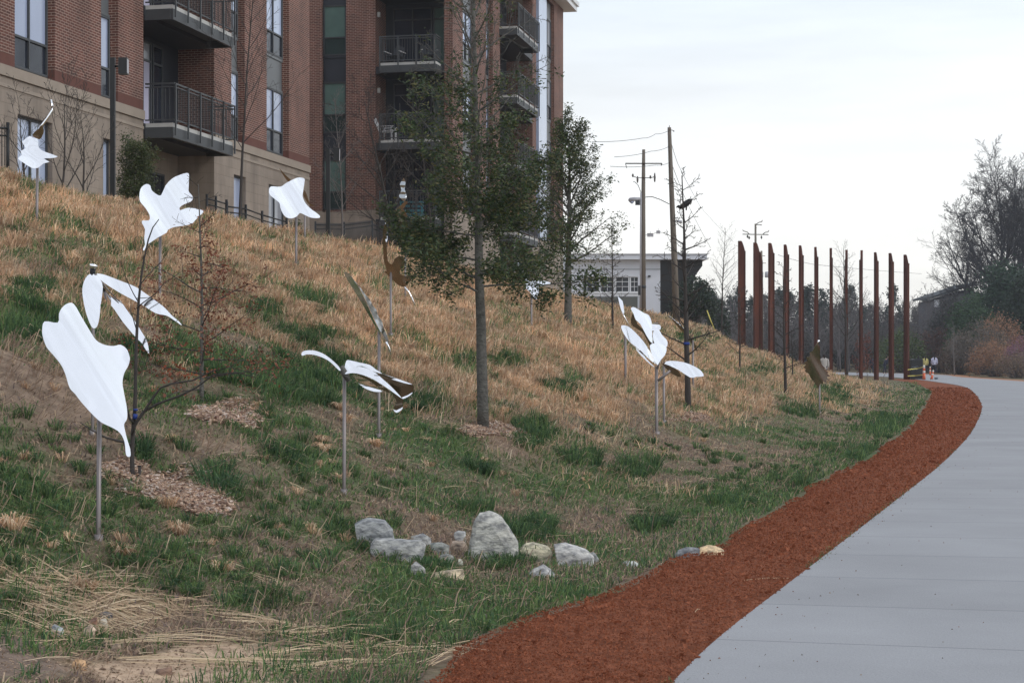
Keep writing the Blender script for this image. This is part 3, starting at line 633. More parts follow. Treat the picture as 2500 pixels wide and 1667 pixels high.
sheet('petal', [(841.5,912),(857,898),(876,894),(897,899),(916,909),(934.6,925),(956,944),(982,972),(964,960),(937,941),(911,925),(884,914),(863,910),(852,911)], Yb - .08, t, b, tz=.5, tx_=.05, cz=.4, sub=2)
sheet('petal', [(956,954),(970,962),(984,972),(984,985),(982,997),(966.5,1004),(962,995),(968,980)], Yb - .02, t, b, tz=-.5, sub=2, m=M['brown_steel'])
sheet('petal_rim', [(960,999),(968,1001),(983,993),(980,1000),(968,1007)], Yb - .05, t, b, tz=.4, sub=2)
stem('socket', [(833, 893), (842, 912), (852, 930)], Yb - .02, [.022, .03, .018], t, b, 'bark')
# S9/S10
t, b, Yb = sculpture('brown-reflecting hooked leaf sculpture with a curved silver stem', 954, 818, 655, 6)
sheet('leaf', [(941.5,545),(945,563),(944,592),(945,616),(947,637),(957,645),(963,632),(976,624),(985,632),(989,642.6),(979,656),(975,666),(989,673),(1010.6,670.5),(1005,682),(995,693),(988,700),(973,696),(957,681),(937.5,662.5),(944,661),(937.5,637),(935,603),(935,563)], Yb - .08, t, b, tz=-.35, tx_=.1, cx=.3, sub=2, m=M['brown_steel'])
stem('stem', [(988, 700), (998, 712), (1006, 728), (1012, 746)], Yb - .08, [.010, .012, .013, .016], t, b, 'mirror')
sheet('tip', [(941,543),(944,556),(946,583),(942,590),(939,565)], Yb - .12, t, b, tz=.4, sub=2)
t, b, Yb = sculpture('tan-reflecting upright leaf sculpture with a crinkled tip, upper one beside the evergreen tree', 989.5, 735, 575, 4.5)
sheet('leaf', [(996,493.6),(984,509.6),(992,520),(994.7,536),(996,552),(993,571),(989,583),(981,571),(975,552),(971,531),(965.5,512),(981,499),(989,491)], Yb - .08, t, b, tz=-.22, tx_=.1, sub=2, m=M['brown_steel'])
sheet('crinkled_tip', [(986,434),(990,446),(988,462),(993,478),(988,492),(980,486),(974,478),(980,464),(976,450),(982,440)], Yb - .1, t, b, tz=.0, rip=.012, ripf=50, sub=2, m=M['satin'])
# S11/S12
t, b, Yb = sculpture('small white arrow-shaped leaf sculpture right of the evergreen trunk', 1297.5, 800, 705, 5)
sheet('leaf', [(1283,693),(1300.5,685.6),(1327,685),(1348,692),(1327,696),(1316.5,701),(1316.5,712),(1312.5,722),(1312.5,730),(1306,728),(1295,714),(1284.6,704)], Yb - .1, t, b, tz=.36, sub=2, nz=.002)
sheet('leaf', [(1263,636),(1270,645),(1278,662),(1286,672),(1292,690),(1284,684),(1274,668),(1265,650)], Yb, t, b, tz=.25, sub=2)
t, b, Yb = sculpture('tan-reflecting leaf sculpture half hidden inside the evergreen tree crown', 1256, 690, 530, 4)
sheet('leaf', [(1237,508),(1245,515),(1255,511),(1268,518),(1267,530),(1256,533),(1244,526)], Yb, t, b, tz=-.3, sub=2, m=M['brown_steel'])
# S15 slim leaf
t, b, Yb = sculpture('slim upright white leaf sculpture on a long stem left of the petal cluster', 1527, 932, 795, 6)
sheet('leaf', [(1499,703),(1504,712),(1509.6,724),(1520,734.6),(1523,753),(1524,764),(1517.5,758.5),(1512,740),(1507,718)], Yb - .1, t, b, tz=.25, sub=2)
stem('stem', [(1518, 758), (1526, 776), (1537, 798)], Yb - .1, [.009, .011, .014], t, b, 'mirror')
stem('arm', [(1537, 796), (1530, 803)], Yb - .05, .012, t, b)
# S14 behind cluster
t, b, Yb = sculpture('dark curled leaf sculpture standing behind the white petal cluster', 1621, 1030, 890, 6)
sheet('leaf', [(1592,790),(1606,787),(1613,796),(1612,804),(1603,806),(1594,812),(1590,800)], Yb, t, b, tz=.2, rip=.03, ripf=35, sub=2)
sheet('leaf', [(1548,762),(1556,790),(1575,806),(1592,812),(1604,860),(1621,893),(1612,880),(1590,850),(1570,812),(1545,796),(1540,780)], Yb + .05, t, b, tz=-.4, sub=2, m=M['brown_steel'])
# S13 cluster
t, b, Yb = sculpture('white magnolia-like petal cluster sculpture on a pole, centre right', 1603, 1058, 893, 8)
sheet('petal', [(1540,753),(1547,749),(1560,756),(1573,764),(1584,769),(1590.7,785),(1592,806),(1593,838),(1579,820),(1563,790),(1552,780),(1547,766)], Yb + .05, t, b, tz=.2, cx=.4, sub=2)
sheet('petal', [(1595,809),(1608,804),(1616,817),(1626.6,828),(1630,838),(1625,849),(1605,846),(1595,830)], Yb + .02, t, b, tz=.25, sub=2)
sheet('petal', [(1517,794),(1533.5,796),(1552,812),(1571,833),(1587,857),(1597,873),(1603,889),(1584,875.5),(1563,854),(1541.5,838),(1528,822),(1519,806)], Yb - .05, t, b, tz=.3, cx=.5, sub=2)
sheet('petal', [(1551,847.6),(1568,854),(1576,873),(1597,894),(1592,892),(1579,881),(1560,862)], Yb - .08, t, b, tz=.35, sub=2)
sheet('petal', [(1587,849),(1589,840),(1603,837),(1626.6,846),(1624,865),(1613,878),(1606,890),(1602,886),(1593,868)], Yb - .12, t, b, tz=.22, sub=2)
sheet('petal', [(1617,885),(1637,880),(1669,883.5),(1696,894),(1712,905),(1718,917.5),(1700,919),(1685,921),(1656,902),(1629,890)], Yb - .05, t, b, tz=.5, sub=2)
sheet('petal', [(1617,887),(1637,893),(1656,904),(1663,920),(1648,916),(1632,905)], Yb, t, b, tz=-.6, sub=2, m=M['brown_steel'])
stem('stem', [(1636, 904, 0), (1620, 918, 0), (1606, 929, 0)], Yb - .1, [.022, .022, .02], t, b)
stem('stem', [(1615, 872, 0), (1608, 890, 0), (1604, 900, 0)], Yb - .1, [.01, .014, .016], t, b)
# S16 long thin blade
t, b, Yb = sculpture('long thin drooping blade sculpture behind the bare sapling on the right', 1692, 945, 830, 5)
sheet('blade', [(1634.6,772),(1645,780),(1660,793),(1675,808),(1690,828),(1700,845),(1704,860),(1696,850),(1684,832),(1668,812),(1650,792)], Yb, t, b, tz=-.5, sub=2, m=M['brown_steel'])
sheet('rim', [(1633,770),(1645,779),(1660,791),(1672,803),(1660,793),(1645,782)], Yb - .03, t, b, tz=.4, sub=2)
# S17 brown serrated
t, b, Yb = sculpture('brown-reflecting oval serrated leaf sculpture near the rusted columns', 2001, 1008, 900, 4.5)
sheet('leaf', [(1995.7,837),(2002,847),(2002,866),(2006,889),(2014,897),(2013,902),(2022,908),(2020,912),(2028,918),(2019,920),(2026,930),(2016,926),(2020,936),(2010,930),(2010,938),(2003,935),(1997.6,948),(1994,942),(1988,933),(1978,920),(1974.6,912),(1965,906),(1967,900),(1961,896),(1968,890),(1963,884),(1972,880),(1968,872),(1978,868),(1976.5,860),(1984,856),(1988,847)], Yb - .1, t, b, tz=-.16, cx=.3, sub=2, m=M['brown_steel'])
stem('stem', [(1995, 839), (1997, 835), (1999, 830)], Yb - .1, [.01, .015, .03], t, b, 'mirror')
print('sculptures', round(time.time() - T0, 1))

# ---------------------------------------------------------------- trees
def perp(d, rng):
    a = Vector((rng.gauss(0, 1), rng.gauss(0, 1), rng.gauss(0, 1))); a = a - d * a.dot(d)
    return a.normalized() if a.length > 1e-4 else Vector((1, 0, 0))
def grow(P, d, Ln, r, lvl, rng, cfg, segs, tips):
    n = cfg.get('seg', (7, 5, 4, 3, 3))[lvl]; pts = [P.copy()]; rr = [r]; d = d.normalized(); q = P.copy()
    up = cfg['up'][lvl]; wob = cfg['wob'][lvl]; rend = cfg.get('tip', .15)
    for i in range(n):
        d = (d + perp(d, rng) * wob + Vector((0, 0, up))).normalized(); q = q + d * (Ln / n); pts.append(q.copy()); rr.append(max(r * (1 - (1 - rend) * (i + 1) / n), cfg['rmin']))
    segs.append((pts, rr, lvl))
    if lvl + 1 >= len(cfg['n']): tips += pts[1:]; return
    k = cfg['n'][lvl]; k = max(1, int(k * rng.uniform(.8, 1.2))); s0 = cfg['start'][lvl]; ph = rng.uniform(0, 6.28)
    for j in range(k):
        f = s0 + (1 - s0) * (j + rng.random() * .8) / k; x = min(f * n, n - .001); i = int(x); u = x - i
        b = pts[i].lerp(pts[i + 1], u); rb = rr[i] * (1 - u) + rr[i + 1] * u; dd = (pts[i + 1] - pts[i]).normalized()
        a = math.radians((cfg['angf'](f) if lvl == 0 and 'angf' in cfg else cfg['ang'][lvl]) * rng.uniform(.8, 1.2)); ph += 2.4 + rng.uniform(-.5, .5)
        e1_ = dd.orthogonal().normalized(); e2 = dd.cross(e1_); sd_ = e1_ * math.cos(ph) + e2 * math.sin(ph)
        prof = cfg['prof'](f) if lvl == 0 else (1 - .55 * f)
        grow(b, dd * math.cos(a) + sd_ * math.sin(a), Ln * cfg['ratio'][lvl] * prof * rng.uniform(.8, 1.15), min(rb * .62, r * cfg.get('rr', .5)), lvl + 1, rng, cfg, segs, tips)
def mesh_segs(segs, lv, sides):
    mb = MB()
    for pts, rr, l_ in segs:
        if l_ in lv: mb.tube(pts, rr, sides[l_] if l_ < len(sides) else 3, l_ == 0)
    return mb
def leaves(pts, n, size, spread, cols, rng_, up=0., asp=.45):
    pts = np.array([tuple(p) for p in pts]); i = rng_.integers(0, len(pts), n); c = pts[i] + rng_.normal(0, spread, (n, 3))
    a = rng_.normal(0, 1, (n, 3)); a[:, 2] = a[:, 2] * .6 + up; a /= np.linalg.norm(a, axis=1)[:, None]
    b = rng_.normal(0, 1, (n, 3)); b -= a * (a * b).sum(1)[:, None]; b /= np.linalg.norm(b, axis=1)[:, None]
    s = size * rng_.uniform(.6, 1.3, (n, 1)); a = a * s; b = b * s * asp
    V = np.stack([c - a * .5, c + b * .5, c + a * .5, c - b * .5], 1).reshape(-1, 3)
    col = np.array(cols)[rng_.integers(0, len(cols), n)] * rng_.uniform(.7, 1.35, (n, 1))
    return V, np.arange(n * 4).reshape(n, 4), np.repeat(col, 4, 0)
def tree(name, label, base, H, rad, cfg, seed, cat='tree', group=None, bark='bark', lean=(0, 0), leaf=None, tl=(0,), crown='crown', twig=None):
    rng = random.Random(seed); t = thing(name, base, label, cat, 0, group); segs, tips = [], []
    grow(Vector((0, 0, -.1)), Vector((lean[0], lean[1], 1)), H, rad, 0, rng, cfg, segs, tips)
    sides = cfg.get('sides', (9, 5, 4, 3, 3))
    mesh_segs(segs, tl, sides).obj('trunk', M[bark], t, None, False)
    rest = [l_ for l_ in range(len(cfg['n'])) if l_ not in tl]
    tw = mesh_segs(segs, rest, sides).obj('branches' if leaf else crown, M[twig or bark], t, None, False)
    if leaf:
        n, size, spread, cols, asp = leaf; rg = np.random.default_rng(seed)
        if cfg.get('leafmax'): tips = [p for p in tips if rng.random() < cfg.get('keep', lambda q: 1.5 - 1. * q)(p.z / cfg['leafmax'])]
        V, Fc, cl = leaves(tips, n, size, spread, cols, rg, asp=asp); link(crown, npmesh(crown, V, Fc, cl), M['leaf'], t)
    return t
OLIVE = [(.048, .078, .030), (.066, .102, .036), (.034, .060, .030), (.095, .118, .038), (.034, .052, .026), (.13, .12, .05)]
# main evergreen oak
b = hit(1180, 1047)
mb_rng = random.Random(5)
_st = [False]
def _angM(f):
    _st[0] = f < .55 and mb_rng.random() < .24
    return 27 if _st[0] else 80 - (f - .25) * 66
cfgM = dict(n=(60, 10, 5, 0), start=(.262, .12, .15), ang=(62, 46, 45), angf=_angM, ratio=(.172, .46, .42), up=(.0, .012, .03, .0), wob=(.03, .13, .16, .2), rmin=.0028,
            prof=lambda f: 1.6 if _st[0] else 1.25 if f < .40 else max(.42, 1.48 - .98 * f), rr=.20, seg=(14, 7, 4, 3), tip=.10, leafmax=1300 / F * b.y, keep=lambda q: 1.0 if q < .44 else max(.02, .62 - (q - .44) * 2.3), sides=(14, 6, 4, 3))
tree('evergreen_oak', 'tall young evergreen oak with a straight grey trunk, centre of the slope', b, 1300 / F * b.y, 15 / F * b.y, cfgM, 11, lean=(.012, 0),
     leaf=(30000, .052, .048, OLIVE, .40))
b = hit(1386, 792)
cfg2 = dict(n=(34, 8, 4, 0), start=(.31, .1, .15), ang=(48, 42, 45), angf=lambda f: 66 - 36 * f, ratio=(.44, .42, .42), up=(.0, .015, .03, .02), wob=(.02, .09, .15, .2), rmin=.004,
            prof=lambda f: 1.0 - .72 * f, rr=.30, seg=(12, 6, 4, 3), tip=.12, leafmax=472 / F * b.y, keep=lambda q: 1.)
tree('evergreen_oak', 'smaller evergreen oak with an airy crown standing right behind the tall one', b, 472 / F * b.y, 10.5 / F * b.y, cfg2, 23,
     leaf=(17000, .064, .060, OLIVE, .42))
# front sapling with blue band, stake and white support
b = hit(326, 1168)
cfgS = dict(n=(7, 3, 0), start=(.12, .2), ang=(52, 40), ratio=(.36, .4), up=(.0, .02, .02), wob=(.03, .08, .12), rmin=.0022, prof=lambda f: 1.3 - .9 * f, rr=.55, seg=(10, 6, 4), sides=(8, 5, 4))
tS = thing('sapling', b, 'bare young sapling with a blue band in front, beside the large tulip leaf', 'tree'); Yb = b.y
def pline(mb, P, w0, w1, dy=0., n=5):
    mb.tube([Wp(x, y, Yb + dy * i / len(P)) - b for i, (x, y) in enumerate(P)], list(np.linspace(w0 / 2 / F * Yb, w1 / 2 / F * Yb, len(P))), n)
mb = MB(); pline(mb, [(325,1180),(323,1150),(322,1100),(325,1050),(329,1000),(331,930),(332,860),(335,790),(339,730),(344,680),(352,630),(362,585),(373,555),(388,535)], 13, 2.2, .1, 9); mb.obj('trunk', M['barkd'], tS)
mb = MB()
for P, w0, dy in (([(337,736),(325,715),(308,680),(292,632)], 3, -.3), ([(338,700),(360,672),(392,640),(402,628)], 3, .3), ([(334,752),(350,738),(378,718),(400,692),(440,665)], 3.5, -.2), ([(332,800),(326,780),(320,762),(318,745)], 3, .2), ([(334,728),(350,727),(372,725)], 2.5, .1), ([(350,640),(348,600),(352,580)], 2.2, .1), ([(357,610),(371,592)], 2, 0), ([(333,770),(318,762),(314,750)], 2, 0), ([(420,936),(440,925),(447,915)], 2, 0), ([(598,905),(620,912),(640,918)], 2, .1), ([(560,896),(585,880),(600,876)], 2, .2)):
    pline(mb, P, w0, 1.4, dy)
mb.obj('twigs', M['barkd'], tS)
mb = MB()
Yb = b.y
for br in ([(322,1060),(330,1035),(345,1015),(370,975),(392,946),(420,936),(470,928),(520,905),(560,896),(598,905)], [(328,1040),(350,1005),(385,985),(440,965),(480,945),(520,915),(575,908),(625,920)], [(318,1085),(300,1078),(260,1068),(225,1050),(195,1030)], [(330,1035),(316,1020),(312,1000),(309,985)]):
    mb.tube([Wp(x, y, Yb - .1 * i / len(br)) - b for i, (x, y) in enumerate(br)], list(np.linspace(.013, .003, len(br))), 5)
mb.obj('low_branches', M['barkd'], tS)
mb = MB(); mb.tube([Wp(331, 1010, Yb) - b, Wp(329, 1022, Yb) - b], .0175, 8); mb.tube([Wp(331, 997, Yb) - b, Wp(331, 1002, Yb) - b], .0165, 8); mb.obj('blue_band', M['blueband'], tS)
rg = np.random.default_rng(8)
rp_ = [tuple(Wp(x, y, Yb) - b) for x, y in ((410,905),(425,895),(440,905),(455,915),(415,920),(400,930),(520,906),(470,925))]
V, Fc, cl = leaves(rp_, 90, .035, .022, [(.30, .075, .03), (.22, .06, .03)], rg); link('dry_leaves', npmesh('dry_leaves', V, Fc, cl), M['leaf'], tS)
st_ = thing('tree_stake', hit(341, 1172), 'short dark wooden stake at the foot of the front sapling', 'stake'); mb = MB(); mb.tube([(0, 0, -.1), (0, 0, .11)], .013, 6); mb.tube([(0, 0, .108), (0, 0, .118)], .015, 6); mb.obj('post', M['barkd'], st_)
# rusty leaf sapling
b = hit(493, 985)
cfgR = dict(n=(30, 8, 0), start=(.10, .12), ang=(80, 48), ratio=(.36, .42), up=(.0, .012, .02), wob=(.015, .10, .16), rmin=.0018, leafmax=.56 * 560 / F * b.y, prof=lambda f: 1.05 if f < .6 else .35, rr=.32, seg=(10, 6, 4), sides=(8, 5, 4))
tree('pin_oak_sapling', 'young oak sapling with sparse rusty dead leaves on wide thin branches', b, 560 / F * b.y, 6 / F * b.y, cfgR, 9, lean=(.0, 0), bark='bark', twig='barkd',
     leaf=(2600, .034, .045, [(.22, .075, .045), (.16, .055, .035), (.27, .10, .055)], .6))
# bare trees of the crest
cfgB = dict(n=(24, 7, 4, 0), start=(.28, .2, .2), ang=(44, 36, 34), ratio=(.36, .42, .45), up=(.0, .07, .05, .03), wob=(.02, .08, .14, .18), rmin=.0035, prof=lambda f: 1.05 - .75 * f, rr=.32, seg=(10, 5, 4, 3), sides=(7, 4, 3, 3))
def at_p(x, p): Y = Yx(x, p); X = (x - HX) / F * Y; return Vector((X, Y, terr1(X, Y)))
b = at_p(585, 16.6)
tree('bare_tree', 'slender bare tree in front of the left building bay, right of the lower balcony', b, 7.6, .042, cfgB, 31, bark='barkd', group='bare trees along the crest')
b = at_p(838, 17.5)
tree('bare_tree', 'bare tree spreading fine twigs before the recessed brick wall', b, 5.4, .04, cfgB, 33, bark='barkg', group='bare trees along the crest')
cfgD = dict(n=(20, 9, 5, 0), start=(.15, .15, .15), ang=(46, 40, 38), ratio=(.5, .45, .45), up=(.02, .06, .04, .02), wob=(.05, .10, .16, .2), rmin=.006, prof=lambda f: 1.05 - .6 * f, rr=.36, seg=(9, 5, 4, 3), sides=(7, 4, 3, 3))
b = at_p(962, 16.8); tree('bare_tree', 'dense twiggy bare tree under the brick building balconies, left of the evergreen oak', b, 6.0, .075, cfgD, 35, bark='barkd', group='bare trees along the crest')
b = at_p(1060, 16.0); tree('bare_tree', 'grey twiggy bare tree half hidden behind the evergreen oak crown', b, 5.6, .06, cfgD, 37, bark='barkd', group='bare trees along the crest')
cfgU = dict(n=(9, 7, 4, 0), start=(.05, .2, .2), ang=(30, 34, 34), ratio=(.8, .45, .45), up=(.02, .05, .04, .02), wob=(.06, .09, .14, .2), rmin=.0035, prof=lambda f: 1.0 - .5 * f, rr=.6, seg=(7, 6, 4, 3), sides=(6, 4, 3, 3))
for (x, h, sdd, lb) in ((60, 1.9, 41, 'bare branching shrub against the stone wall at the far left edge'), (150, 2.3, 43, 'many-stemmed bare shrub against the stone wall beside the ground floor window'), (205, 2.2, 47, 'bare shrub between the stone wall window and the black lamp post')):
    b = at_p(x, 17.0); tree('bare_shrub', lb, b, h, .03, cfgU, sdd, cat='shrub', bark='barkd', group='bare shrubs by the stone wall')
b = at_p(330, 17.2)
cfgE = dict(n=(30, 7, 0), start=(.03, .1), ang=(48, 45), ratio=(.40, .5), up=(.0, .08, .05), wob=(.03, .1, .2), rmin=.004, prof=lambda f: 1.0 - .45 * f, rr=.35, seg=(9, 5, 3), sides=(6, 4, 3))
tree('evergreen_shrub', 'upright evergreen shrub with small leaves beside the black lamp post', b, 1.75, .035, cfgE, 51, cat='shrub', leaf=(15000, .05, .07, [(.06, .085, .03), (.075, .10, .035), (.045, .065, .025), (.11, .12, .05)], .5))
for x, p_, h, lb in ((720, 17.5, .9, 'low evergreen bush on the crest behind the white three-lobed leaf'), (1068, 15.2, .8, 'small rounded evergreen bush on the crest under the oak')):
    b = at_p(x, p_); tree('evergreen_bush', lb, b, h, .03, cfgE, int(x), cat='bush', leaf=(2500, .05, .06, [(.05, .075, .025), (.08, .11, .035)], .5))
# right-hand saplings
cfgT = dict(n=(30, 6, 3, 0), start=(.22, .2, .2), ang=(66, 42, 36), ratio=(.20, .45, .45), up=(.0, .05, .03, .02), wob=(.012, .10, .15, .18), rmin=.0045, prof=lambda f: 1.15 - .8 * f, rr=.28, seg=(12, 5, 4, 3), sides=(8, 4, 3, 3))
b = hit(1680, 1001)
tT = tree('bare_sapling', 'straight dark bare sapling with a bird on top, right of the petal cluster', b, 585 / F * b.y, .062, cfgT, 61, bark='barkd', group='bare saplings on the right slope')
mb = MB(); q = Wp(1676, 838, b.y) - b; mb.tube([q + Vector((0, 0, .025)), q - Vector((0, 0, .025))], .060, 8); mb.obj('blue_band', M['blueband'], tT)
zb = Wp(1672, 503, b.y)
bd = thing('bird', zb, 'dark bird perched on top of the bare sapling before the utility poles', 'bird')
mb = MB()
mb.tube([(-.16, 0, -.01), (-.12, 0, -.005), (-.09, 0, -.02), (-.04, 0, .0), (.03, 0, .05), (.09, 0, .10), (.14, 0, .13)], [.006, .03, .035, .05, .062, .045, .012], 10)
mb.prism([(-.08, -.02), (-.02, .04), (.06, .12), (.10, .13), (.06, .05), (.0, -.03), (-.05, -.08)], -.055, -.045); mb.prism([(-.08, -.02), (-.02, .04), (.06, .12), (.10, .13), (.06, .05), (.0, -.03)], .045, .055)
mb.obj('body', M['black'], bd)
mb = MB(); mb.tube([(.02, -.0, .0), (.02, 0, -.08)], .008, 5); mb.tube([(.04, -.0, .01), (.03, 0, -.08)], .008, 5); mb.obj('legs', M['barkd'], bd)
mb = MB(); mb.tube([(.09, 0, .04), (.13, 0, .09)], [.03, .012], 6); mb.obj('tail', M['greyc'], bd)
for x, yb, yt, r, sdd, lb in ((1496, 800, 545, .035, 63, 'thin bare sapling before the white building windows'), (1918, 962, 640, .045, 65, 'slim bare sapling with a pale lower trunk, left of the brown oval leaf'),
                              (1806, 905, 690, .03, 67, 'thin bare sapling on the slope below the leftmost rusted column'), (1762, 830, 560, .07, 69, 'bare tree just left of the leftmost rusted column'),
                              (2068, 905, 600, .10, 71, 'larger bare tree standing in line with the rusted columns'), (1935, 925, 800, .03, 73, 'short bare sapling behind the slim pale-trunked one')):
    b = hit(x, yb) if yb not in (830, 905) or x == 1806 else Vector(((x - HX) / F * 118, 118, 0))
    if x in (1762, 2068): b.z = terr1(b.x, b.y)
    Hh = (yb - yt) / F * b.y if x not in (1762, 2068) else EYE + (870 - yt) / F * 118 - b.z
    tree('bare_sapling', lb, b, Hh, r, cfgT if x not in (1762, 2068) else cfgB, sdd, bark='barkd', group='bare saplings on the right slope')
b = hit(2104, 922)
tree('rusty_sapling', 'small sapling holding rusty dead leaves among the rusted columns', b, 95 / F * b.y, .04, dict(cfgE, rmin=.01), 77, bark='barkd', leaf=(900, .12, .09, [(.20, .06, .04), (.26, .08, .05)], .6))
for i, (x, yb, yt) in enumerate(((2160, 965, 910), (1640, 905, 872), (2118, 930, 905))):
    b = hit(x, yb); tree('young_whip', ('thin leafless whip in the grass before the black box', 'thin leafless whip left of the bare sapling with the bird', 'short leafless whip under the rusty sapling')[i], b, (yb - yt) / F * b.y, .012, dict(cfgS, rmin=.006), 80 + i, cat='sapling', bark='barkg')
print('trees', round(time.time() - T0, 1))

# ---------------------------------------------------------------- boulders and stones
def rock(P, Y, col, label, name='boulder', depth=.6, seed=1, group='grey boulders in the swale', cat='boulder', col2=None):
    rng = random.Random(seed); xs = [q[0] for q in P]; yb = max(q[1] for q in P); cx_, cy_ = sum(xs) / len(P), sum(q[1] for q in P) / len(P)
    base = Wp(cx_, yb, Y); wd = (max(xs) - min(xs)) / F * Y; bm = bmesh.new()
    for x, y in P:
        for k, (s, dd) in enumerate(((1, 0), (1.04, .28 * depth), (.82, depth))):
            q = Wp(cx_ + (x - cx_) * s, yb + (y - yb) * (s if k != 1 else (1.06)), Y) + Vector((0, dd * wd + rng.uniform(-.04, .04) * wd, 0)) - base
            if y > yb - 12: q.z -= .10
            bm.verts.new(q)
    for x, y in P:
        if y > yb - 14: q = Wp(x, y, Y - .10 * wd) - base; q.z -= .08; bm.verts.new(q)
    q = Wp(cx_ + rng.uniform(-.1, .1) * (max(xs) - min(xs)), cy_, Y - .12 * wd) - base; bm.verts.new(q)
    r = bmesh.ops.convex_hull(bm, input=bm.verts)
    bmesh.ops.delete(bm, geom=[v for v in r['geom_interior'] if isinstance(v, bmesh.types.BMVert)], context='VERTS')
    ctr = sum((v.co for v in bm.verts), Vector()) / len(bm.verts)
    for _ in range(7):
        nrm = Vector((rng.gauss(0, 1), -abs(rng.gauss(0, .8)) - .1, abs(rng.gauss(0, .8)))).normalized(); ext = max((v.co - ctr).dot(nrm) for v in bm.verts)
        rb = bmesh.ops.bisect_plane(bm, geom=bm.verts[:] + bm.edges[:] + bm.faces[:], plane_co=ctr + nrm * ext * rng.uniform(.86, .95), plane_no=nrm, clear_outer=True)
        ed = [g for g in rb['geom_cut'] if isinstance(g, bmesh.types.BMEdge)]
        if ed: bmesh.ops.contextual_create(bm, geom=ed)
    bmesh.ops.triangulate(bm, faces=bm.faces); bmesh.ops.subdivide_edges(bm, edges=bm.edges, cuts=3, use_grid_fill=True)
    for v in bm.verts:
        nn = fbm(np.array([v.co.x * 9 + seed]), np.array([v.co.z * 9 + v.co.y * 5]), seed, 3)[0] - .5
        n2_ = fbm(np.array([v.co.x * 30 + v.co.y * 17 + seed]), np.array([v.co.z * 34]), seed, 2)[0] - .5
        v.co += v.co.normalized() * (nn * .012 + n2_ * .020) * wd ** .7 * .8
    bmesh.ops.recalc_face_normals(bm, faces=bm.faces)
    me = bpy.data.meshes.new(name); bm.to_mesh(me); bm.free()
    m = mat(name + '_stone_%d' % seed, tuple(c * .72 for c in col), .9, 0, 13, col2=tuple(min(1, c * k) for c, k in zip(col, (1.95, 1.9, 1.75))), bump=1.0, bscale=17, stretch=(1.0, 1.2, 1.9))
    o = link(name, me, m); o.location = base; return tag(o, label, cat, group)
GR = (.26, .265, .275); TN = (.42, .35, .26)
Yr = hit(1200, 1372).y
rock([(1139.7,1368),(1147,1330),(1155.6,1301),(1162,1260),(1178,1254),(1195.5,1253),(1222,1266),(1238,1288),(1248.6,1306),(1263,1325),(1266,1374)], Yr, (.30, .30, .295), 'tallest pointed grey boulder in the middle of the swale', seed=2, depth=.6)
rock([(903,1325),(911,1317),(960,1319),(1025,1322),(1036,1333),(1022,1372),(985,1370),(943,1362),(905,1350)], hit(970, 1368).y, GR, 'flat-topped grey slab boulder left of the tallest one', seed=3, depth=.5)
rock([(866,1280),(884,1268),(900.5,1266),(938,1272),(956,1293),(967,1320),(877,1324)], hit(910, 1335).y, (.21, .22, .235), 'dark grey boulder uphill at the left end of the group', seed=4)
rock([(1004,1309),(1031,1302),(1052,1314),(1049,1326),(1009,1326)], hit(1030, 1330).y, GR, 'small rounded grey stone behind the slab boulder', seed=5)
rock([(1049,1326),(1078,1325),(1097,1333),(1101,1352),(1068,1354)], hit(1075, 1354).y, (.22, .23, .23), 'low dark stone between the slab and the tallest boulder', seed=6)
rock([(1108,1301),(1118,1296),(1136,1298),(1138,1318),(1110,1320)], hit(1122, 1322).y, (.34, .345, .36), 'small cube-like pale stone behind the tallest boulder', seed=7)
rock([(1267,1338),(1285,1328),(1302,1326),(1336,1335.5),(1347,1349),(1342,1378),(1302,1380)], hit(1305, 1376).y, (.40, .37, .29), 'cream mossy boulder right beside the tallest one', seed=8)
rock([(1353.6,1332),(1381.5,1326),(1429,1341),(1450.6,1362),(1443,1384),(1368,1384)], hit(1405, 1382).y, (.32, .32, .33), 'rounded grey boulder at the right end of the group', seed=9)
rock([(1259,1405),(1302,1391),(1328,1379),(1344,1390),(1381.5,1400),(1375,1408),(1280,1408)], hit(1320, 1408).y, (.30, .30, .31), 'low pointed grey stone in front of the right boulders', seed=10, depth=.35)
rock([(1000,1385),(1015,1371),(1039,1389),(1036,1402),(1001,1402)], hit(1018, 1402).y, (.30, .295, .30), 'small grey stone in front of the slab boulder', seed=11)
rock([(1036,1412),(1057,1399),(1100,1392),(1129,1390),(1139,1409),(1110,1414)], hit(1085, 1412).y, TN, 'flat tan stone half sunk in the grass', seed=12, depth=.4)
rock([(1118,1364),(1128,1366),(1138,1377),(1124,1379)], hit(1128, 1379).y, (.5, .5, .45), 'tiny pale stone in the grass by the tallest boulder', seed=13)
rock([(1692,1358),(1711,1338),(1729,1332),(1748,1334),(1768,1342),(1765,1356),(1730,1362)], hit(1728, 1360).y, (.50, .38, .25), 'smooth tan stone at the edge of the red dirt', seed=14, group=None)
rock([(1628,1358),(1655,1344),(1676,1337),(1708,1337),(1705,1352),(1670,1362)], hit(1665, 1360).y, (.17, .18, .20), 'dark grey flat stone left of the tan one by the dirt', seed=15, group=None, depth=.3)
rock([(1503,1376),(1525,1370),(1551,1370),(1599,1376),(1590,1382),(1520,1384)], hit(1550, 1383).y, (.36, .38, .38), 'long flat pale stone slab sunk in the grass', seed=16, group=None, depth=.3)
rock([(1062,1366),(1075,1356),(1092,1352),(1108,1358),(1112,1370),(1080,1374)], hit(1088, 1374).y, (.22, .225, .22), 'low stone wedged in grass between the slab and tallest boulder', seed=17, depth=.5)
rock([(1098,1330),(1106,1320),(1128,1318),(1140,1330),(1138,1345),(1105,1346)], hit(1120, 1346).y, (.30, .24, .20), 'brownish stone touching the left side of the tallest boulder', seed=18, depth=.5)
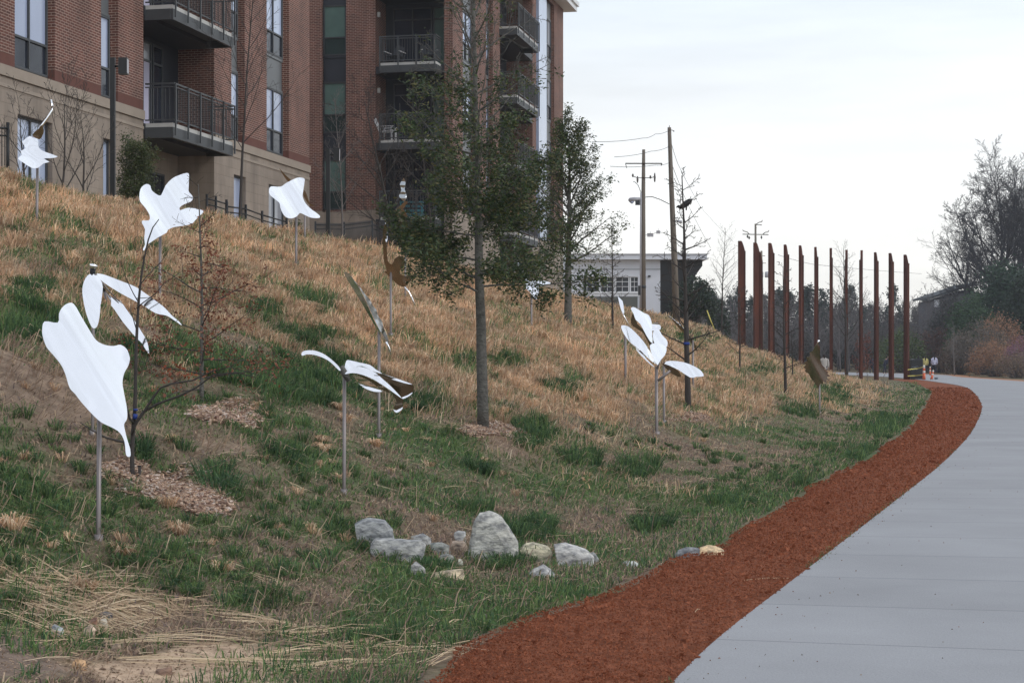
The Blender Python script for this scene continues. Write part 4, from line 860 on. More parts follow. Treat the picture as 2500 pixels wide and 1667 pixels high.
rock([(1440,1350),(1452,1348),(1462,1362),(1458,1376),(1440,1374)], hit(1450, 1376).y, (.24, .25, .26), 'small dark stone tucked behind the rightmost boulder', seed=19, depth=.6)
for i, (P, c_, lb) in enumerate((([(120,1530),(132,1525),(150,1533),(162,1546),(150,1555),(128,1550)], (.33, .35, .37), 'round blue-grey stone in the straw at lower left'),
                                ([(198,1545),(205,1530),(222,1526),(234,1538),(228,1553),(205,1555)], (.46, .36, .29), 'pinkish pale stone beside the reddish brick piece'),
                                ([(213,1508),(236,1503),(238,1532),(226,1538),(214,1530)], (.26, .15, .11), 'upright reddish brick fragment in the straw pile'),
                                ([(236,1498),(256,1493),(274,1498),(266,1510),(240,1508)], (.10, .10, .11), 'dark slate piece on top of the straw pile'),
                                ([(240,1514),(256,1510),(272,1522),(262,1530),(242,1526)], (.40, .37, .32), 'pale angular stone under the dark slate piece'),
                                ([(259,1590),(270,1573),(292,1573),(303,1590),(280,1596)], (.21, .16, .12), 'muddy brown stone at the edge of the bare dirt'),
                                ([(174,1622),(182,1608),(205,1611),(214,1624),(195,1634)], (.42, .27, .16), 'tan stone lying below the straw near the frame bottom'),
                                ([(326,1640),(345,1634),(362,1638),(362,1648),(330,1649)], (.20, .14, .11), 'small brown clod on the bare dirt'),
                                ([(380,1634),(418,1628),(422,1638),(386,1646)], (.20, .13, .10), 'flat brown clod on the bare dirt right of another'),
                                ([(218,1630),(228,1626),(240,1630),(236,1637),(220,1637)], (.24, .21, .20), 'tiny grey stone right of the tan one at the bottom'))):
    rock(P, hit((P[0][0] + P[3][0]) / 2, max(q[1] for q in P)).y, c_, lb, name='stone', seed=20 + i, group='loose stones at lower left', cat='stone')

# ---------------------------------------------------------------- rusted steel columns
colx = [(1803, 1819, 587.6), (1841, 1855, 592), (1877.5, 1889, 593), (1915, 1925, 597), (1951.5, 1961, 599), (1989, 1997, 603), (2026, 2032.7, 605.5), (2063, 2069, 610), (2099, 2105, 611), (2136, 2143, 615), (2172, 2180, 617), (2209, 2217, 621)]
phis = [8, 25, 42, 52, 56, 64, 72, 84, 90, -78, -70, -64]
ords = ['leftmost', 'second', 'third', 'fourth', 'fifth', 'sixth', 'seventh', 'eighth', 'ninth', 'tenth', 'eleventh', 'rightmost']
def beam(name, X, Y, ztop, phi, z0, label, flip=1, d=.42, b=.17):
    zt_ = ztop - z0; mb = MB(); h = d / 2
    mb.prism([(-h, 0), (h, 0), (h, zt_ - .62), (h * .55, zt_ - .30), (h * .1, zt_ - .06), (-h * .2, zt_), (-h, zt_)], -.012, .012)
    mb.box(-h - .018, -h - .001, -b / 2, b / 2, 0, zt_); mb.box(h + .001, h + .018, -b / 2, b / 2, 0, zt_ - .64)
    mb.box(-h + .0, h + .0, -b / 2 + .01, b / 2 - .01, 0, .03)
    o = mb.obj(name, M['rust']); o.location = (X, Y, z0); o.rotation_euler = (0, 0, math.radians(phi if flip > 0 else phi + 180))
    return tag(o, label, 'column', 'rusted steel columns by the trail')
for i, ((xa, xb, yt), ph) in enumerate(zip(colx, phis)):
    Y = 109 + 15 * i / 11; X = ((xa + xb) / 2 - HX) / F * Y; z0 = terr1(X, Y) - .05
    lb = ords[i] + (' rusted steel column' if i in (0, 11) else ' rusted steel column from the left') + (', beside the black box' if i == 11 else ', seen broadest' if i == 0 else '')
    beam('rusted_column', X, Y, Wp(0, yt, Y).z, ph, z0, lb, 1)
beam('rusted_column', (1856 - HX) / F * 126, 126, Wp(0, 614, 126).z, 20, terr1((1856 - HX) / F * 126, 126) - .05, 'shorter rusted column peeking out behind the second one from the left', d=.3)

# ---------------------------------------------------------------- utility poles, lamps, cables
def upole(pts, Y, r0, r1, label):
    b = Vector(((pts[0][0] - HX) / F * Y, Y, terr1((pts[0][0] - HX) / F * Y, Y)))
    t = thing('utility_pole', b, label, 'utility pole', 0, 'wooden utility poles'); q0 = Wp(pts[0][0], pts[0][1], Y) - b; q0.z = -.3
    mb = MB(); mb.tube([q0] + [Wp(x, y, Y) - b for x, y in pts[1:]], list(np.linspace(r0, r1, len(pts))), 12); mb.obj('pole', M['wood'], t); return t, b
Yp = 95.; W_ = lambda x, y, b, Y=Yp, d=0: Wp(x, y, Y + d) - b
t, b = upole([(1569, 770), (1570, 560), (1571.5, 365)], Yp, .185, .085, 'utility pole with a crossarm and a street light, left of the taller pole')
mb = MB(); mb.tube([W_(1527, 399, b, d=-.12), W_(1572, 399, b, d=-.12), W_(1616, 399, b, d=-.12)], .035, 6); mb.tube([W_(1527, 399, b, d=-.12), W_(1530, 410, b, d=-.12)], .02, 5); mb.tube([W_(1616, 399, b, d=-.12), W_(1614, 404, b, d=-.12)], .03, 5); mb.obj('crossarm', M['barkd'], t)
mb = MB(); mb.tube([W_(1545, 430, b, d=-.12), W_(1556, 434, b, d=-.12), W_(1590, 434, b, d=-.12), W_(1598, 431, b, d=-.12)], .022, 5); mb.obj('insulator_arm', M['barkd'], t)
for x, y0_, y1_ in ((1545, 424, 432), (1556.5, 430, 446), (1588, 428, 436), (1598.5, 422, 444)):
    mb = MB(); mb.tube([W_(x, y0_, b, d=-.12), W_(x, (y0_ + y1_) / 2, b, d=-.12), W_(x, y1_, b, d=-.12)], [.03, .06, .035], 7); mb.obj('insulator', M['barkg'], t)
mb = MB(); mb.tube([W_(1565, 470, b), W_(1558, 452, b), W_(1550, 444, b), W_(1546, 443, b)], .018, 5); mb.tube([W_(1576, 481, b, d=-.1), W_(1592, 480, b, d=-.1), W_(1612, 487, b, d=-.1), W_(1634, 498, b, d=-.1)], .025, 6); mb.obj('bracket', M['dark'], t)
mb = MB(); mb.tube([W_(1534, 489, b, d=-.2), W_(1538, 488, b, d=-.2), W_(1548, 486, b, d=-.2), W_(1564, 485.5, b, d=-.2)], [.05, .13, .12, .09], 10); lh = mb.obj('lamp_head', M['ceramic'], t)
mb = MB(); mb.tube([W_(1537, 491, b, d=-.2), W_(1543, 494, b, d=-.2), W_(1547, 491, b, d=-.2)], [.05, .09, .05], 8); mb.obj('lens', M['glassL'], lh)
mb = MB(); mb.box(*[c for pr2 in zip(tuple(W_(1551.5, 500, b, d=-.3)), tuple(W_(1562, 490, b, d=-.1))) for c in pr2]); mb.obj('control_box', M['dark'], t)
mb = MB(); mb.tube([W_(1564, 760, b, d=-.19), W_(1564, 600, b, d=-.17), W_(1565, 470, b, d=-.12)], .045, 7); mb.obj('conduit', M['ceramic'], t)
mb = MB(); mb.box(*[c for pr2 in zip(tuple(W_(1558, 720, b, d=-.3)), tuple(W_(1564, 697, b, d=-.2))) for c in pr2]); mb.tube([W_(1569, 703, b), W_(1569, 697, b)], .19, 12); mb.obj('meter_box', M['dark'], t)
t, b = upole([(1652, 790), (1646, 620), (1639, 450), (1634, 311)], Yp, .20, .10, 'tallest leaning utility pole, right of the pole with the street light')
mb = MB(); mb.tube([W_(1634, 311, b), W_(1634.5, 306, b)], .02, 5); mb.tube([W_(1634, 317, b, d=-.1), W_(1642, 318, b, d=-.1), W_(1646, 321, b, d=-.1)], [.02, .02, .04], 6)
for y in (358, 367, 395, 405, 455, 477, 553): mb.tube([W_(1632 + (y - 311) * .04, y, b, d=-.12), W_(1629 + (y - 311) * .04, y + 1, b, d=-.12)], [.02, .045], 6)
mb.obj('insulator', M['barkg'], t)
mb = MB(); mb.tube([W_(1648, 539, b, d=-.15), W_(1656, 540, b, d=-.15), W_(1662, 541, b, d=-.15), W_(1664, 545, b, d=-.15)], [.02, .06, .11, .05], 9); mb.obj('lamp_head', M['ceramic'], t)
mb = MB(); mb.tube([W_(1651, 532, b, d=-.15), W_(1655, 530, b, d=-.15)], [.03, .04], 6); mb.obj('bracket', M['ceramic'], t)
# distant pole with three arms
Yd = 160.; b0_ = Wp(1846, 870, Yd); b = Vector((b0_.x, Yd, terr1(b0_.x, Yd)))
t = thing('utility_pole', b, 'distant utility pole with crossed arms rising behind the second rusted column', 'utility pole', 0, 'wooden utility poles')
W3 = lambda x, y: Wp(x, y, Yd) - b
mb = MB(); mb.tube([(0, 0, -.2), W3(1845, 700), W3(1844.5, 546)], [.16, .13, .09], 9); mb.obj('pole', M['wood'], t)
mb = MB(); mb.tube([W3(1813, 571.5), W3(1876, 572.5)], .045, 6); mb.tube([W3(1844, 548), W3(1860, 549)], .04, 6)
for a_ in ([(1830, 572), (1824, 566), (1816, 564), (1813, 561)], [(1862, 572), (1868, 567), (1875, 566), (1877, 562)], [(1845, 548), (1852, 543), (1860, 541), (1861, 537)]): mb.tube([W3(x, y) for x, y in a_], .04, 5)
mb.obj('crossarm', M['barkd'], t)
for x, y in ((1825, 577), (1829, 580), (1859, 579), (1845, 556)):
    mb = MB(); mb.tube([W3(x, y - 4), W3(x, y), W3(x, y + 4)], [.03, .10, .03], 6); mb.obj('insulator', M['barkd'], t)
bt = Wp(1860.5, 870, Yd + 2); t2 = thing('utility_pole', (bt.x, Yd + 2, terr1(bt.x, Yd + 2)), 'thin distant pole with two pale transformers, right of the second rusted column', 'utility pole', 0, 'wooden utility poles')
bq = Vector(t2.location); W4 = lambda x, y: Wp(x, y, Yd + 2) - bq
mb = MB(); mb.tube([(0, 0, -.2), W4(1860, 700), W4(1859, 612)], [.14, .12, .09], 8); mb.tube([W4(1858, 624), W4(1868, 624)], .03, 5); mb.tube([W4(1858, 642), W4(1870, 642)], .03, 5); mb.obj('pole', M['wood'], t2)
for x in (1858.5, 1872.5):
    mb = MB(); mb.tube([W4(x, 677), W4(x, 676), W4(x, 664), W4(x, 662.5)], [.15, .2, .2, .1], 12); mb.obj('transformer', M['ceramic'], t2)
def cable(pts, label, r=.012, sub=6):
    P = [Wp(*p) for p in pts]; mb = MB(); out = []
    for a, c in zip(P[:-1], P[1:]):
        for k in range(sub): u = k / sub; out.append(a.lerp(c, u) - Vector((0, 0, .25 * u * (1 - u))))
    out.append(P[-1]); o_ = out[0].copy(); mb.tube([q - o_ for q in out], r, 4); o = mb.obj('overhead_cable', M['dark']); o.location = o_
    tag(o, label, 'cable', 'overhead cables')
cable([(1634, 318, 95), (1600, 327, 92), (1570, 337, 90), (1445, 346, 84)], 'topmost overhead cable leaving the tallest pole to the left')
cable([(1635, 357, 95), (1590, 369, 92), (1500, 383, 88)], 'overhead cable crossing behind the shorter pole top')
cable([(1636, 396, 95), (1600, 403, 92), (1490, 406, 88)], 'overhead cable just below the crossarm')
cable([(1638, 346, 95), (1655, 400, 110), (1710, 505, 140), (1790, 590, 170)], 'steep overhead cable running right from the tallest pole top', .014)
cable([(1640, 400, 95), (1680, 500, 115), (1735, 605, 150)], 'lower steep overhead cable running right from the tallest pole', .014)
cable([(1900, 622, 160), (1985, 645, 190), (2250, 668, 260)], 'far overhead cable passing behind the rusted columns', .02)
cable([(2115, 752, 200), (2200, 782, 190), (2300, 812, 175)], 'pale sagging cable before the distant pines', .025)
for i, (x, y, wd, hg) in enumerate(((1587.5, 574, 15, 7), (1607, 567, 9, 6))):
    Y = 110; q = Wp(x, y, Y); mb = MB(); sW = wd / F * Y / 2; sH = hg / F * Y / 2; mb.box(-sW, sW, -.1, .1, -sH, sH); mb.box(-sW * 1.05, sW * 1.05, -.12, .12, sH + .002, sH + .03); mb.tube([(0, 0, sH + .03), (0, 0, sH + .18)], .015, 5)
    o = mb.obj('cable_splice_box', M['ceramic']); o.location = q; tag(o, ('larger grey splice box hanging on the wire between the two poles', 'smaller grey splice box hanging near the tallest pole')[i], 'cable box')
cable([(1569, 572, 100), (1587, 570, 110), (1607, 564, 110), (1626, 566, 110), (1643, 600, 98)], 'low cable carrying two grey splice boxes')

# lamp posts on the crest
for x, yt, wpx, hb, lb in ((275.5, 141, 11.5, (291, 312, 142, 182), 'black lamp post with a boxy head at the left building corner'), (801, 362, 9.5, (815, 829, 362, 394), 'black lamp post with a boxy head before the recessed brick wing')):
    Y = Yx(x, 16.8); X = (x - HX) / F * Y; b = Vector((X, Y, terr1(X, Y))); t = thing('lamp_post', b, lb, 'lamp post', 0, 'black pathway lamp posts'); r = wpx / 2 / F * Y
    mb = MB(); mb.box(-r, r, -r, r, -.2, Wp(x, yt, Y).z - b.z); mb.obj('pole', M['black'], t)
    x0_, x1_, y0_, y1_ = hb; a = Wp(x0_, y1_, Y) - b; c_ = Wp(x1_, y0_, Y) - b
    mb = MB(); mb.box(a.x, c_.x, -.10, .10, a.z, c_.z); hd = mb.obj('lamp_head', M['black'], t)
    mb = MB(); mb.tube([(r * .8, 0, (a.z + c_.z) / 2), (a.x + .01, 0, (a.z + c_.z) / 2)], .025, 6); mb.obj('arm', M['black'], t)
    mb = MB(); mb.box(c_.x - .012, c_.x + .004, -.085, .085, a.z + .03, c_.z - .03); mb.obj('diffuser', M['ceramic'], hd)
    mb = MB(); mb.box(-r * 2, r * 2, -r * 2, r * 2, -.05, .04); mb.obj('base', M['black'], t)

# fences and handrails on the crest
def fence(pxs, p, z_top, hgt, label, pick=True, name='metal_fence', cat='fence'):
    P = []
    for x, yt in pxs:
        Y = Yx(x, p) if p else 60; P.append(Wp(x, yt, Y))
    b = Vector((P[0].x, P[0].y, terr1(P[0].x, P[0].y))); t = thing(name, b, label, cat)
    r = MB(); k_ = MB(); po = MB()
    for a, c_ in zip(P[:-1], P[1:]):
        for dz, rr_ in ((-.02, .022), (-.17, .018), (-hgt + .12, .018)): r.tube([a - b + Vector((0, 0, dz)), c_ - b + Vector((0, 0, dz))], rr_, 4)
        ln = (c_ - a).length; n = max(1, int(ln / .11))
        if pick:
            for j in range(1, n): q = a.lerp(c_, j / n) - b; k_.tube([q + Vector((0, 0, .05)), q + Vector((0, 0, -hgt))], .010, 4)
    r.obj('rails', M['black'], t); [(lambda m_: m_.obj('post', M['black'], t))(MB().tube([q - b + Vector((0, 0, .10)), q - b + Vector((0, 0, -hgt - .2))], .035, 4)) for q in P]
    if pick: k_.obj('pickets', M['black'], t)
fence([(-40, 305), (-10, 309), (19, 311)], 17.2, 0, 1.1, 'black picket fence end at the far left edge')
fence([(770, 547), (840, 548), (909, 540)], 19.5, 0, 1.15, 'black picket fence along the base of the recessed brick wing')
fence([(909, 547), (952, 560), (1008, 577)], 18.3, 0, 1.1, 'dark sloping railing between the picket fence and the oak', True, 'handrail', 'railing')
fence([(505, 483), (527, 488), (553, 496), (554, 502), (600, 508), (640, 523), (700, 540)], 17.4, 0, .9, 'dark stair railing before the left building corner', False, 'handrail', 'railing')

# balcony chairs
def bpos(t_, p_, z_): return Vector((t_ * ST - p_ * CT, t_ * CT + p_ * ST, z_))
def chair(x, zf, label, full=True, rz=0, tt=None, m='chair', m2=None):
    pp_ = px2p(x); q = bpos((TB - .45) if tt is None else tt, pp_, zf); t = thing('balcony_chair', q, label, 'chair', rz, 'chairs on the brick wing balconies')
    mb = MB(); mb.prism([(-.26, .34), (.30, .40), (.30, .44), (-.26, .38)], -.25, .25); mb.obj('seat', M[m2 or m], t)
    mb = MB()
    for k in range(5): y = -.24 + k * .10; h_ = .95 - abs(k - 2) * .05; mb.prism([(-.26, .34), (-.22, .34), (-.46, h_), (-.50, h_)], y, y + .085)
    mb.obj('backrest', M[m2 or m], t)
    for s in (-1, 1):
        mb = MB(); mb.box(-.35, .36, s * .28, s * .36, .56, .585); mb.obj('armrest', M[m], t)
        for xx in (-.24, .26): mb = MB(); mb.box(xx, xx + .06, s * .29, s * .33, 0, .555); mb.obj('leg', M[m2 or m], t)
    return t
chair(952, E(8.81), 'white slatted garden chair on the middle balcony of the recessed wing', rz=-.2)
chair(962, E(11.95), 'dark chair with white armrests at the left of the upper balcony', rz=math.radians(250), tt=TB + .1, m2='dark')
chair(1045, E(11.95), 'dark chair with white armrests at the right of the upper balcony', rz=math.radians(280), tt=TB + .1, m2='dark')
t = thing('patio_table', bpos(TB - .35, px2p(1010), E(5.67)), 'teal slatted furniture on the lowest balcony of the recessed wing', 'table')
mb = MB(); [mb.box(-.5, .5, -.3 + k * .13, -.2 + k * .13, .62, .65) for k in range(5)]; mb.obj('tabletop', M['teal'], t)
mb = MB(); [mb.box(-.5, .5, .26, .29, .10 + k * .17, .20 + k * .17) for k in range(3)]; mb.obj('slats', M['teal'], t)
for sx_ in (-.46, .42):
    for sy_ in (-.28, .22): mb = MB(); mb.box(sx_, sx_ + .04, sy_, sy_ + .04, 0, .618); mb.obj('leg', M['teal'], t)

# ---------------------------------------------------------------- white flat-roofed building
Yw = 130.; b = Wp(1500, 770, Yw); b.z = 3.0
t = thing('white_building', b, 'white flat-roofed building with a dark overhanging canopy, behind the utility poles', 'building')
X_ = lambda x: (x - HX) / F * Yw - b.x
Z_ = lambda y: EYE - (y - HY) / F * Yw - b.z
wn0, wn1, wz0, wz1 = X_(1433), X_(1558), Z_(711), Z_(675)
mb = MB(); x0_, x1_ = X_(1380), X_(1612); zt_ = Z_(634)
mb.box(x0_, x1_, 0, 8, wz1, zt_); mb.box(x0_, wn0, 0, 8, -1, wz1 - .001); mb.box(wn1, x1_, 0, 8, -1, wz1 - .001); mb.box(wn0 + .001, wn1 - .001, .02, 8, -1, wz0)
mb.obj('wall', M['white'], t)
mb = MB(); mb.box(x0_, x1_, -.02, -.003, Z_(657) - .02, Z_(657) + .02); mb.box(x0_, X_(1560), -.02, -.003, Z_(632) - .02, Z_(632)); mb.obj('wall_joint', M['greywall'], t)
mb = MB(); mb.box(x0_, X_(1724), -.6, 8, Z_(634) + .001, Z_(621)); mb.box(x0_, X_(1724) + .1, -.7, 8.1, Z_(621) + .001, Z_(620)); mb.obj('roof', M['white'], t)
mb = MB(); mb.prism([(X_(1612) + .002, -1), (X_(1668), -1), (X_(1690), Z_(700)), (X_(1700), Z_(670)), (X_(1716), Z_(648)), (X_(1716), Z_(635)), (X_(1612) + .002, Z_(635))], .35, 7.5); mb.obj('canopy_bay', M['black'], t)
mb = MB(); mb.box(wn0, wn1, .25, .30, wz0, wz1); mb.obj('window_glass', M['glassD'], t)
for a_, c_ in ((1433, 1463), (1467, 1499), (1504, 1535), (1540, 1558)):
    mb = MB(); a2, c2 = X_(a_), X_(c_)
    mb.box(a2 - .06, a2 + .02, .08, .22, wz0, wz1); mb.box(c2 - .02, c2 + .06, .08, .22, wz0, wz1); mb.box(a2 + .021, c2 - .021, .08, .22, wz1 - .06, wz1)
    for zz_ in (.33, .66): z_ = wz0 + (wz1 - wz0) * zz_; mb.box(a2 + .021, c2 - .021, .12, .18, z_ - .018, z_ + .018)
    m_ = (a2 + c2) / 2; mb.box(m_ - .015, m_ + .015, .123, .183, wz0, wz1 - .061); mb.obj('window_frame', M['whitet'], t)
mb = MB(); mb.box(wn0 - .1, wn1 + .1, -.1, .06, wz0 - .16, wz0 - .002); mb.box(wn0 - .1, wn1 + .1, -.06, .015, wz0 - .36, wz0 - .20); mb.obj('window_sill', M['whitet'], t)
mb = MB(); mb.box(X_(1452), X_(1556), -.12, -.002, -1, wz0 - .42); mb.obj('lower_wall', M['greywall'], t)
mb = MB(); mb.box(X_(1425), X_(1432), -.05, .02, -1, Z_(672)); mb.obj('downpipe', M['black'], t)
mb = MB(); mb.box(X_(1582), X_(1588), -.15, -.002, Z_(676), Z_(672)); mb.obj('wall_lamp', M['dark'], t)

# ---------------------------------------------------------------- far vegetation
PINE = [(.030, .046, .036), (.038, .055, .042), (.024, .038, .032), (.045, .058, .048)]
def pine(seed, H, dense, R=.22, cols=PINE, nm='pine_tree', asp=.5):
    rg = np.random.default_rng(seed); t = thing(nm, (0, 0, 0), '', 'tree')
    mb = MB(); mb.tube([(0, 0, -.5), (.0, 0, H * .5), (0, 0, H * .97)], [H * .018, H * .012, H * .003], 6); mb.obj('trunk', M['barkf'], t)
    c = []
    for k in range(46):
        z = rg.uniform(.18, 1.0); r = R * H * (1.02 - z) ** .75 * rg.uniform(.45, 1.15) + .05; a = rg.uniform(0, 6.28); c.append((r * math.cos(a), r * math.sin(a), z * H))
    V, Fc, cl = leaves(c, dense, .55 * H / 12, .035 * H, cols, rg, asp=asp); link('crown', npmesh('crown', V, Fc, cl), M['leaf'], t)
    return t
protos = [pine(200 + i, 12, 1500, R=(.13, .17, .21, .15)[i]) for i in range(4)]
rng = random.Random(77); first = set(); _gc = {}
def gap(x, what):
    c = [(a + d) / 2 for a, d, _ in colx]; i = sum(v < x for v in c)
    w_ = 'left of the leftmost rusted column' if i == 0 else 'right of the rightmost rusted column' if i == 12 else 'between the %s and %s rusted columns' % (ords[i - 1], ords[i])
    k = _gc[(what, i)] = _gc.get((what, i), 0) + 1
    return '%s %s, %s there from the left' % (what, w_, ['first', 'second', 'third', 'fourth', 'fifth', 'sixth', 'seventh', 'eighth', 'ninth', 'tenth'][min(k, 10) - 1])
k = 0
for x in np.arange(1700, 2345, 16.5):
    for row in range(1):
        x_ = x + rng.uniform(-6, 6) + row * 6; Y = 250 + rng.uniform(-25, 45); top = 728 + rng.choice([-26, -14, -4, 6, 14, 22]) + rng.uniform(-5, 5)
        i = rng.randrange(4); o = protos[i]
        if i in first: o = copy_tree(o)
        first.add(i); X = (x_ - HX) / F * Y; z = terr1(X, Y); H = EYE + (870 - top) / F * Y - z; s = H / 12
        o.location = (X, Y, z); o.scale = (s * rng.uniform(.85, 1.15),) * 2 + (s,); o.rotation_euler = (0, 0, rng.uniform(0, 6.28))
        tag(o, gap(x_, 'distant dark pine'), 'tree', 'pines of the distant tree line'); k += 1
# grey leafless trees in front of the pines
cfgF = dict(n=(22, 8, 4, 0), start=(.15, .15, .15), ang=(38, 36, 34), ratio=(.5, .45, .45), up=(.0, .05, .04, .02), wob=(.03, .10, .16, .2), rmin=.014, prof=lambda f: 1.05 - .6 * f, rr=.4, seg=(8, 5, 4, 3), sides=(5, 3, 3, 3))
M['twigf'] = mat('twig_far', (.15, .135, .14), .9, .2, 1)
fb = [tree('leafless_tree', 'grey leafless tree in the thicket behind the rusted columns', (0, 0, 0), 8, .10, cfgF, 300 + i, bark='twigf', group='leafless trees behind the columns') for i in range(3)]
first = set()
for j, x in enumerate(np.arange(1700, 2330, 17)):
    i = rng.randrange(3); o = fb[i]
    if i in first: o = copy_tree(o)
    first.add(i); Y = rng.uniform(185, 225); x_ = x + rng.uniform(-6, 6); tag(o, gap(x_, 'grey leafless tree')); X = (x_ - HX) / F * Y; z = terr1(X, Y); s = (EYE + (870 - rng.uniform(725, 795)) / F * Y - z) / 8
    o.location = (X, Y, z); o.scale = (s,) * 3; o.rotation_euler = (0, 0, rng.uniform(0, 6.28))
# bushy understorey
def bush(name, label, x, ybase, Y, wpx, hpx, cols, n, size, seed, group=None, asp=.5, twigs=0, bark='twigf'):
    X = (x - HX) / F * Y; z = terr1(X, Y); R_ = wpx / 2 / F * Y; H = max(.4, EYE + (870 - (ybase - hpx)) / F * Y - z); rg = np.random.default_rng(seed)
    t = thing(name, (X, Y, z), label, 'bush' if 'bush' in name or 'shrub' in name else 'tree', 0, group); c = []
    m_ = 240
    for k in range(m_):
        a = rg.uniform(0, 6.28); r = rg.uniform(0, 1) ** .5; h_ = rg.uniform(.0, 1) ** .55; c.append((R_ * r * math.cos(a), R_ * r * math.sin(a) * .8, H * (.06 + .9 * h_ * math.sqrt(max(0, 1 - r * r * .85)))))
    mb = MB()
    for q in c[::5]: mb.tube([(q[0] * .15, q[1] * .15, -.1), (q[0] * .5, q[1] * .5, q[2] * .5), q], [.05, .03, .015], 3)
    mb.obj('stems', M[bark], t)
    V, Fc, cl = leaves(c, n, size, min(R_, H) * .13, cols, rg, asp=asp); V[:, 2] = np.maximum(V[:, 2], -.3); link('foliage', npmesh('foliage', V, Fc, cl), M['leaf'], t); return t
DG = [(.030, .050, .030), (.040, .066, .036), (.022, .038, .028)]; BR = [(.11, .055, .045), (.14, .07, .05), (.08, .055, .05)]; TA = [(.36, .19, .11), (.30, .17, .10), (.24, .15, .10)]; GY = [(.12, .10, .085), (.10, .095, .08), (.16, .13, .10)]
bush('evergreen_tree', 'dark rounded evergreen tree right of the white building canopy', 1692, 790, 125, 105, 118, DG, 6000, .22, 401)
bush('evergreen_tree', 'dark low evergreen left of the leftmost rusted column', 1752, 800, 150, 60, 80, DG, 2500, .25, 402)
bush('green_bush', 'yellow-green bush low behind the eleventh rusted column', 2200, 860, 172, 120, 60, [(.07, .11, .04), (.10, .13, .04), (.05, .08, .03)], 4000, .25, 403)
bush('green_bush', 'dark green bush behind the people on the trail', 2215, 900, 178, 160, 62, [(.035, .055, .03), (.05, .07, .035)], 5000, .25, 404)
bush('russet_bush', 'russet-brown bush behind the two walkers', 2292, 905, 176, 125, 105, BR, 6000, .22, 405)
bush('evergreen_tree', 'tall dark evergreen mass in front of the big bare tree', 2450, 800, 180, 165, 165, [(.030, .062, .038), (.040, .080, .044), (.024, .046, .032)], 22000, .36, 406)
bush('evergreen_tree', 'bright green rounded evergreen below the distant house', 2372, 820, 172, 120, 110, [(.035, .075, .035), (.05, .095, .04)], 9000, .28, 407)
bush('evergreen_tree', 'dark evergreen at the right frame edge', 2515, 830, 172, 130, 175, DG, 16000, .36, 408)
bush('grey_shrub', 'grey leafless thicket in front of the distant house', 2330, 850, 185, 130, 128, [(.075, .07, .075), (.10, .09, .09), (.05, .065, .05)], 20000, .22, 416)
bush('tan_shrub', 'orange-tan feathery shrub on the right bank below the evergreens', 2440, 850, 160, 120, 92, TA, 7000, .2, 409)
bush('tan_shrub', 'tan-orange shrub low beside the pink redbud', 2430, 895, 142, 130, 66, TA, 6000, .16, 410)
bush('grey_shrub', 'grey-brown tangled shrub in the middle of the right bank', 2395, 885, 155, 150, 105, GY, 7000, .18, 411)
bush('brown_shrub', 'brown shrub behind the walkers, left on the right bank', 2345, 905, 158, 100, 90, [(.17, .12, .09), (.13, .09, .07)], 5000, .18, 412)
bush('redbud_shrub', 'pink-flowering redbud at the right frame edge', 2492, 890, 138, 80, 72, [(.30, .15, .22), (.24, .12, .18), (.16, .09, .11)], 5000, .11, 413)
bush('grey_shrub', 'grey-tan scrub at the right frame edge below the redbud', 2485, 905, 132, 110, 46, [(.22, .15, .10), (.16, .12, .09)], 4000, .13, 414)
bush('brown_shrub', 'low reddish shrub left of the russet bush', 2235, 895, 184, 90, 45, BR, 3000, .22, 415)
for i, x in enumerate(range(1700, 2260, 44)):
    bush('dark_bush', gap(x, 'dark undergrowth bush'), x, 880, 215 + (i % 3) * 8, 70, 62 + (i % 4) * 8, [(.035, .045, .038), (.06, .055, .05), (.045, .055, .04)], 1800, .38, 430 + i, 'undergrowth bushes below the pines')
# big bare trees on the right
cfgG = dict(n=(26, 13, 11, 7, 0), start=(.24, .15, .15, .1), ang=(50, 42, 40, 38), angf=lambda f: 66 - 42 * f, ratio=(.76, .46, .46, .45), up=(.0, .03, .04, .02, .02), wob=(.05, .11, .16, .2, .22), rmin=.014, prof=lambda f: .95 + .2 * f if f < .5 else 1.25 - .40 * f, rr=.42, seg=(9, 7, 5, 4, 3), sides=(9, 6, 4, 3, 3), tip=.2)
Y = 195; X = (2422 - HX) / F * Y; z = terr1(X, Y)
tree('big_bare_tree', 'huge spreading bare tree against the sky at the right edge', (X, Y, z), (EYE + (870 - 560) / F * Y - z), .42, cfgG, 521, bark='barkf')
Y = 188; X = (2352 - HX) / F * Y; z = terr1(X, Y)
tree('bare_tree', 'dark bare tree with arching limbs in front of the distant house', (X, Y, z), (EYE + (870 - 640) / F * Y - z), .22, dict(cfgG, n=(16, 11, 8, 0), ang=(62, 44, 40), ratio=(.55, .48, .45), up=(.0, .03, .03, .02), rmin=.012), 505, bark='barkf')
Y = 150; X = (2330 - HX) / F * Y
tree('bare_sapling', 'pale thin bare tree on the bank right of the two walkers', (X, Y, terr1(X, Y)), 4.6, .06, cfgB, 507, bark='barkg', group='bare saplings on the right slope')
Y = 205; X = (2478 - HX) / F * Y; z = terr1(X, Y)
tree('big_bare_tree', 'second bare tree merging with the huge one at the frame edge', (X, Y, z), (EYE + (870 - 570) / F * Y - z), .36, cfgG, 511, bark='barkf')
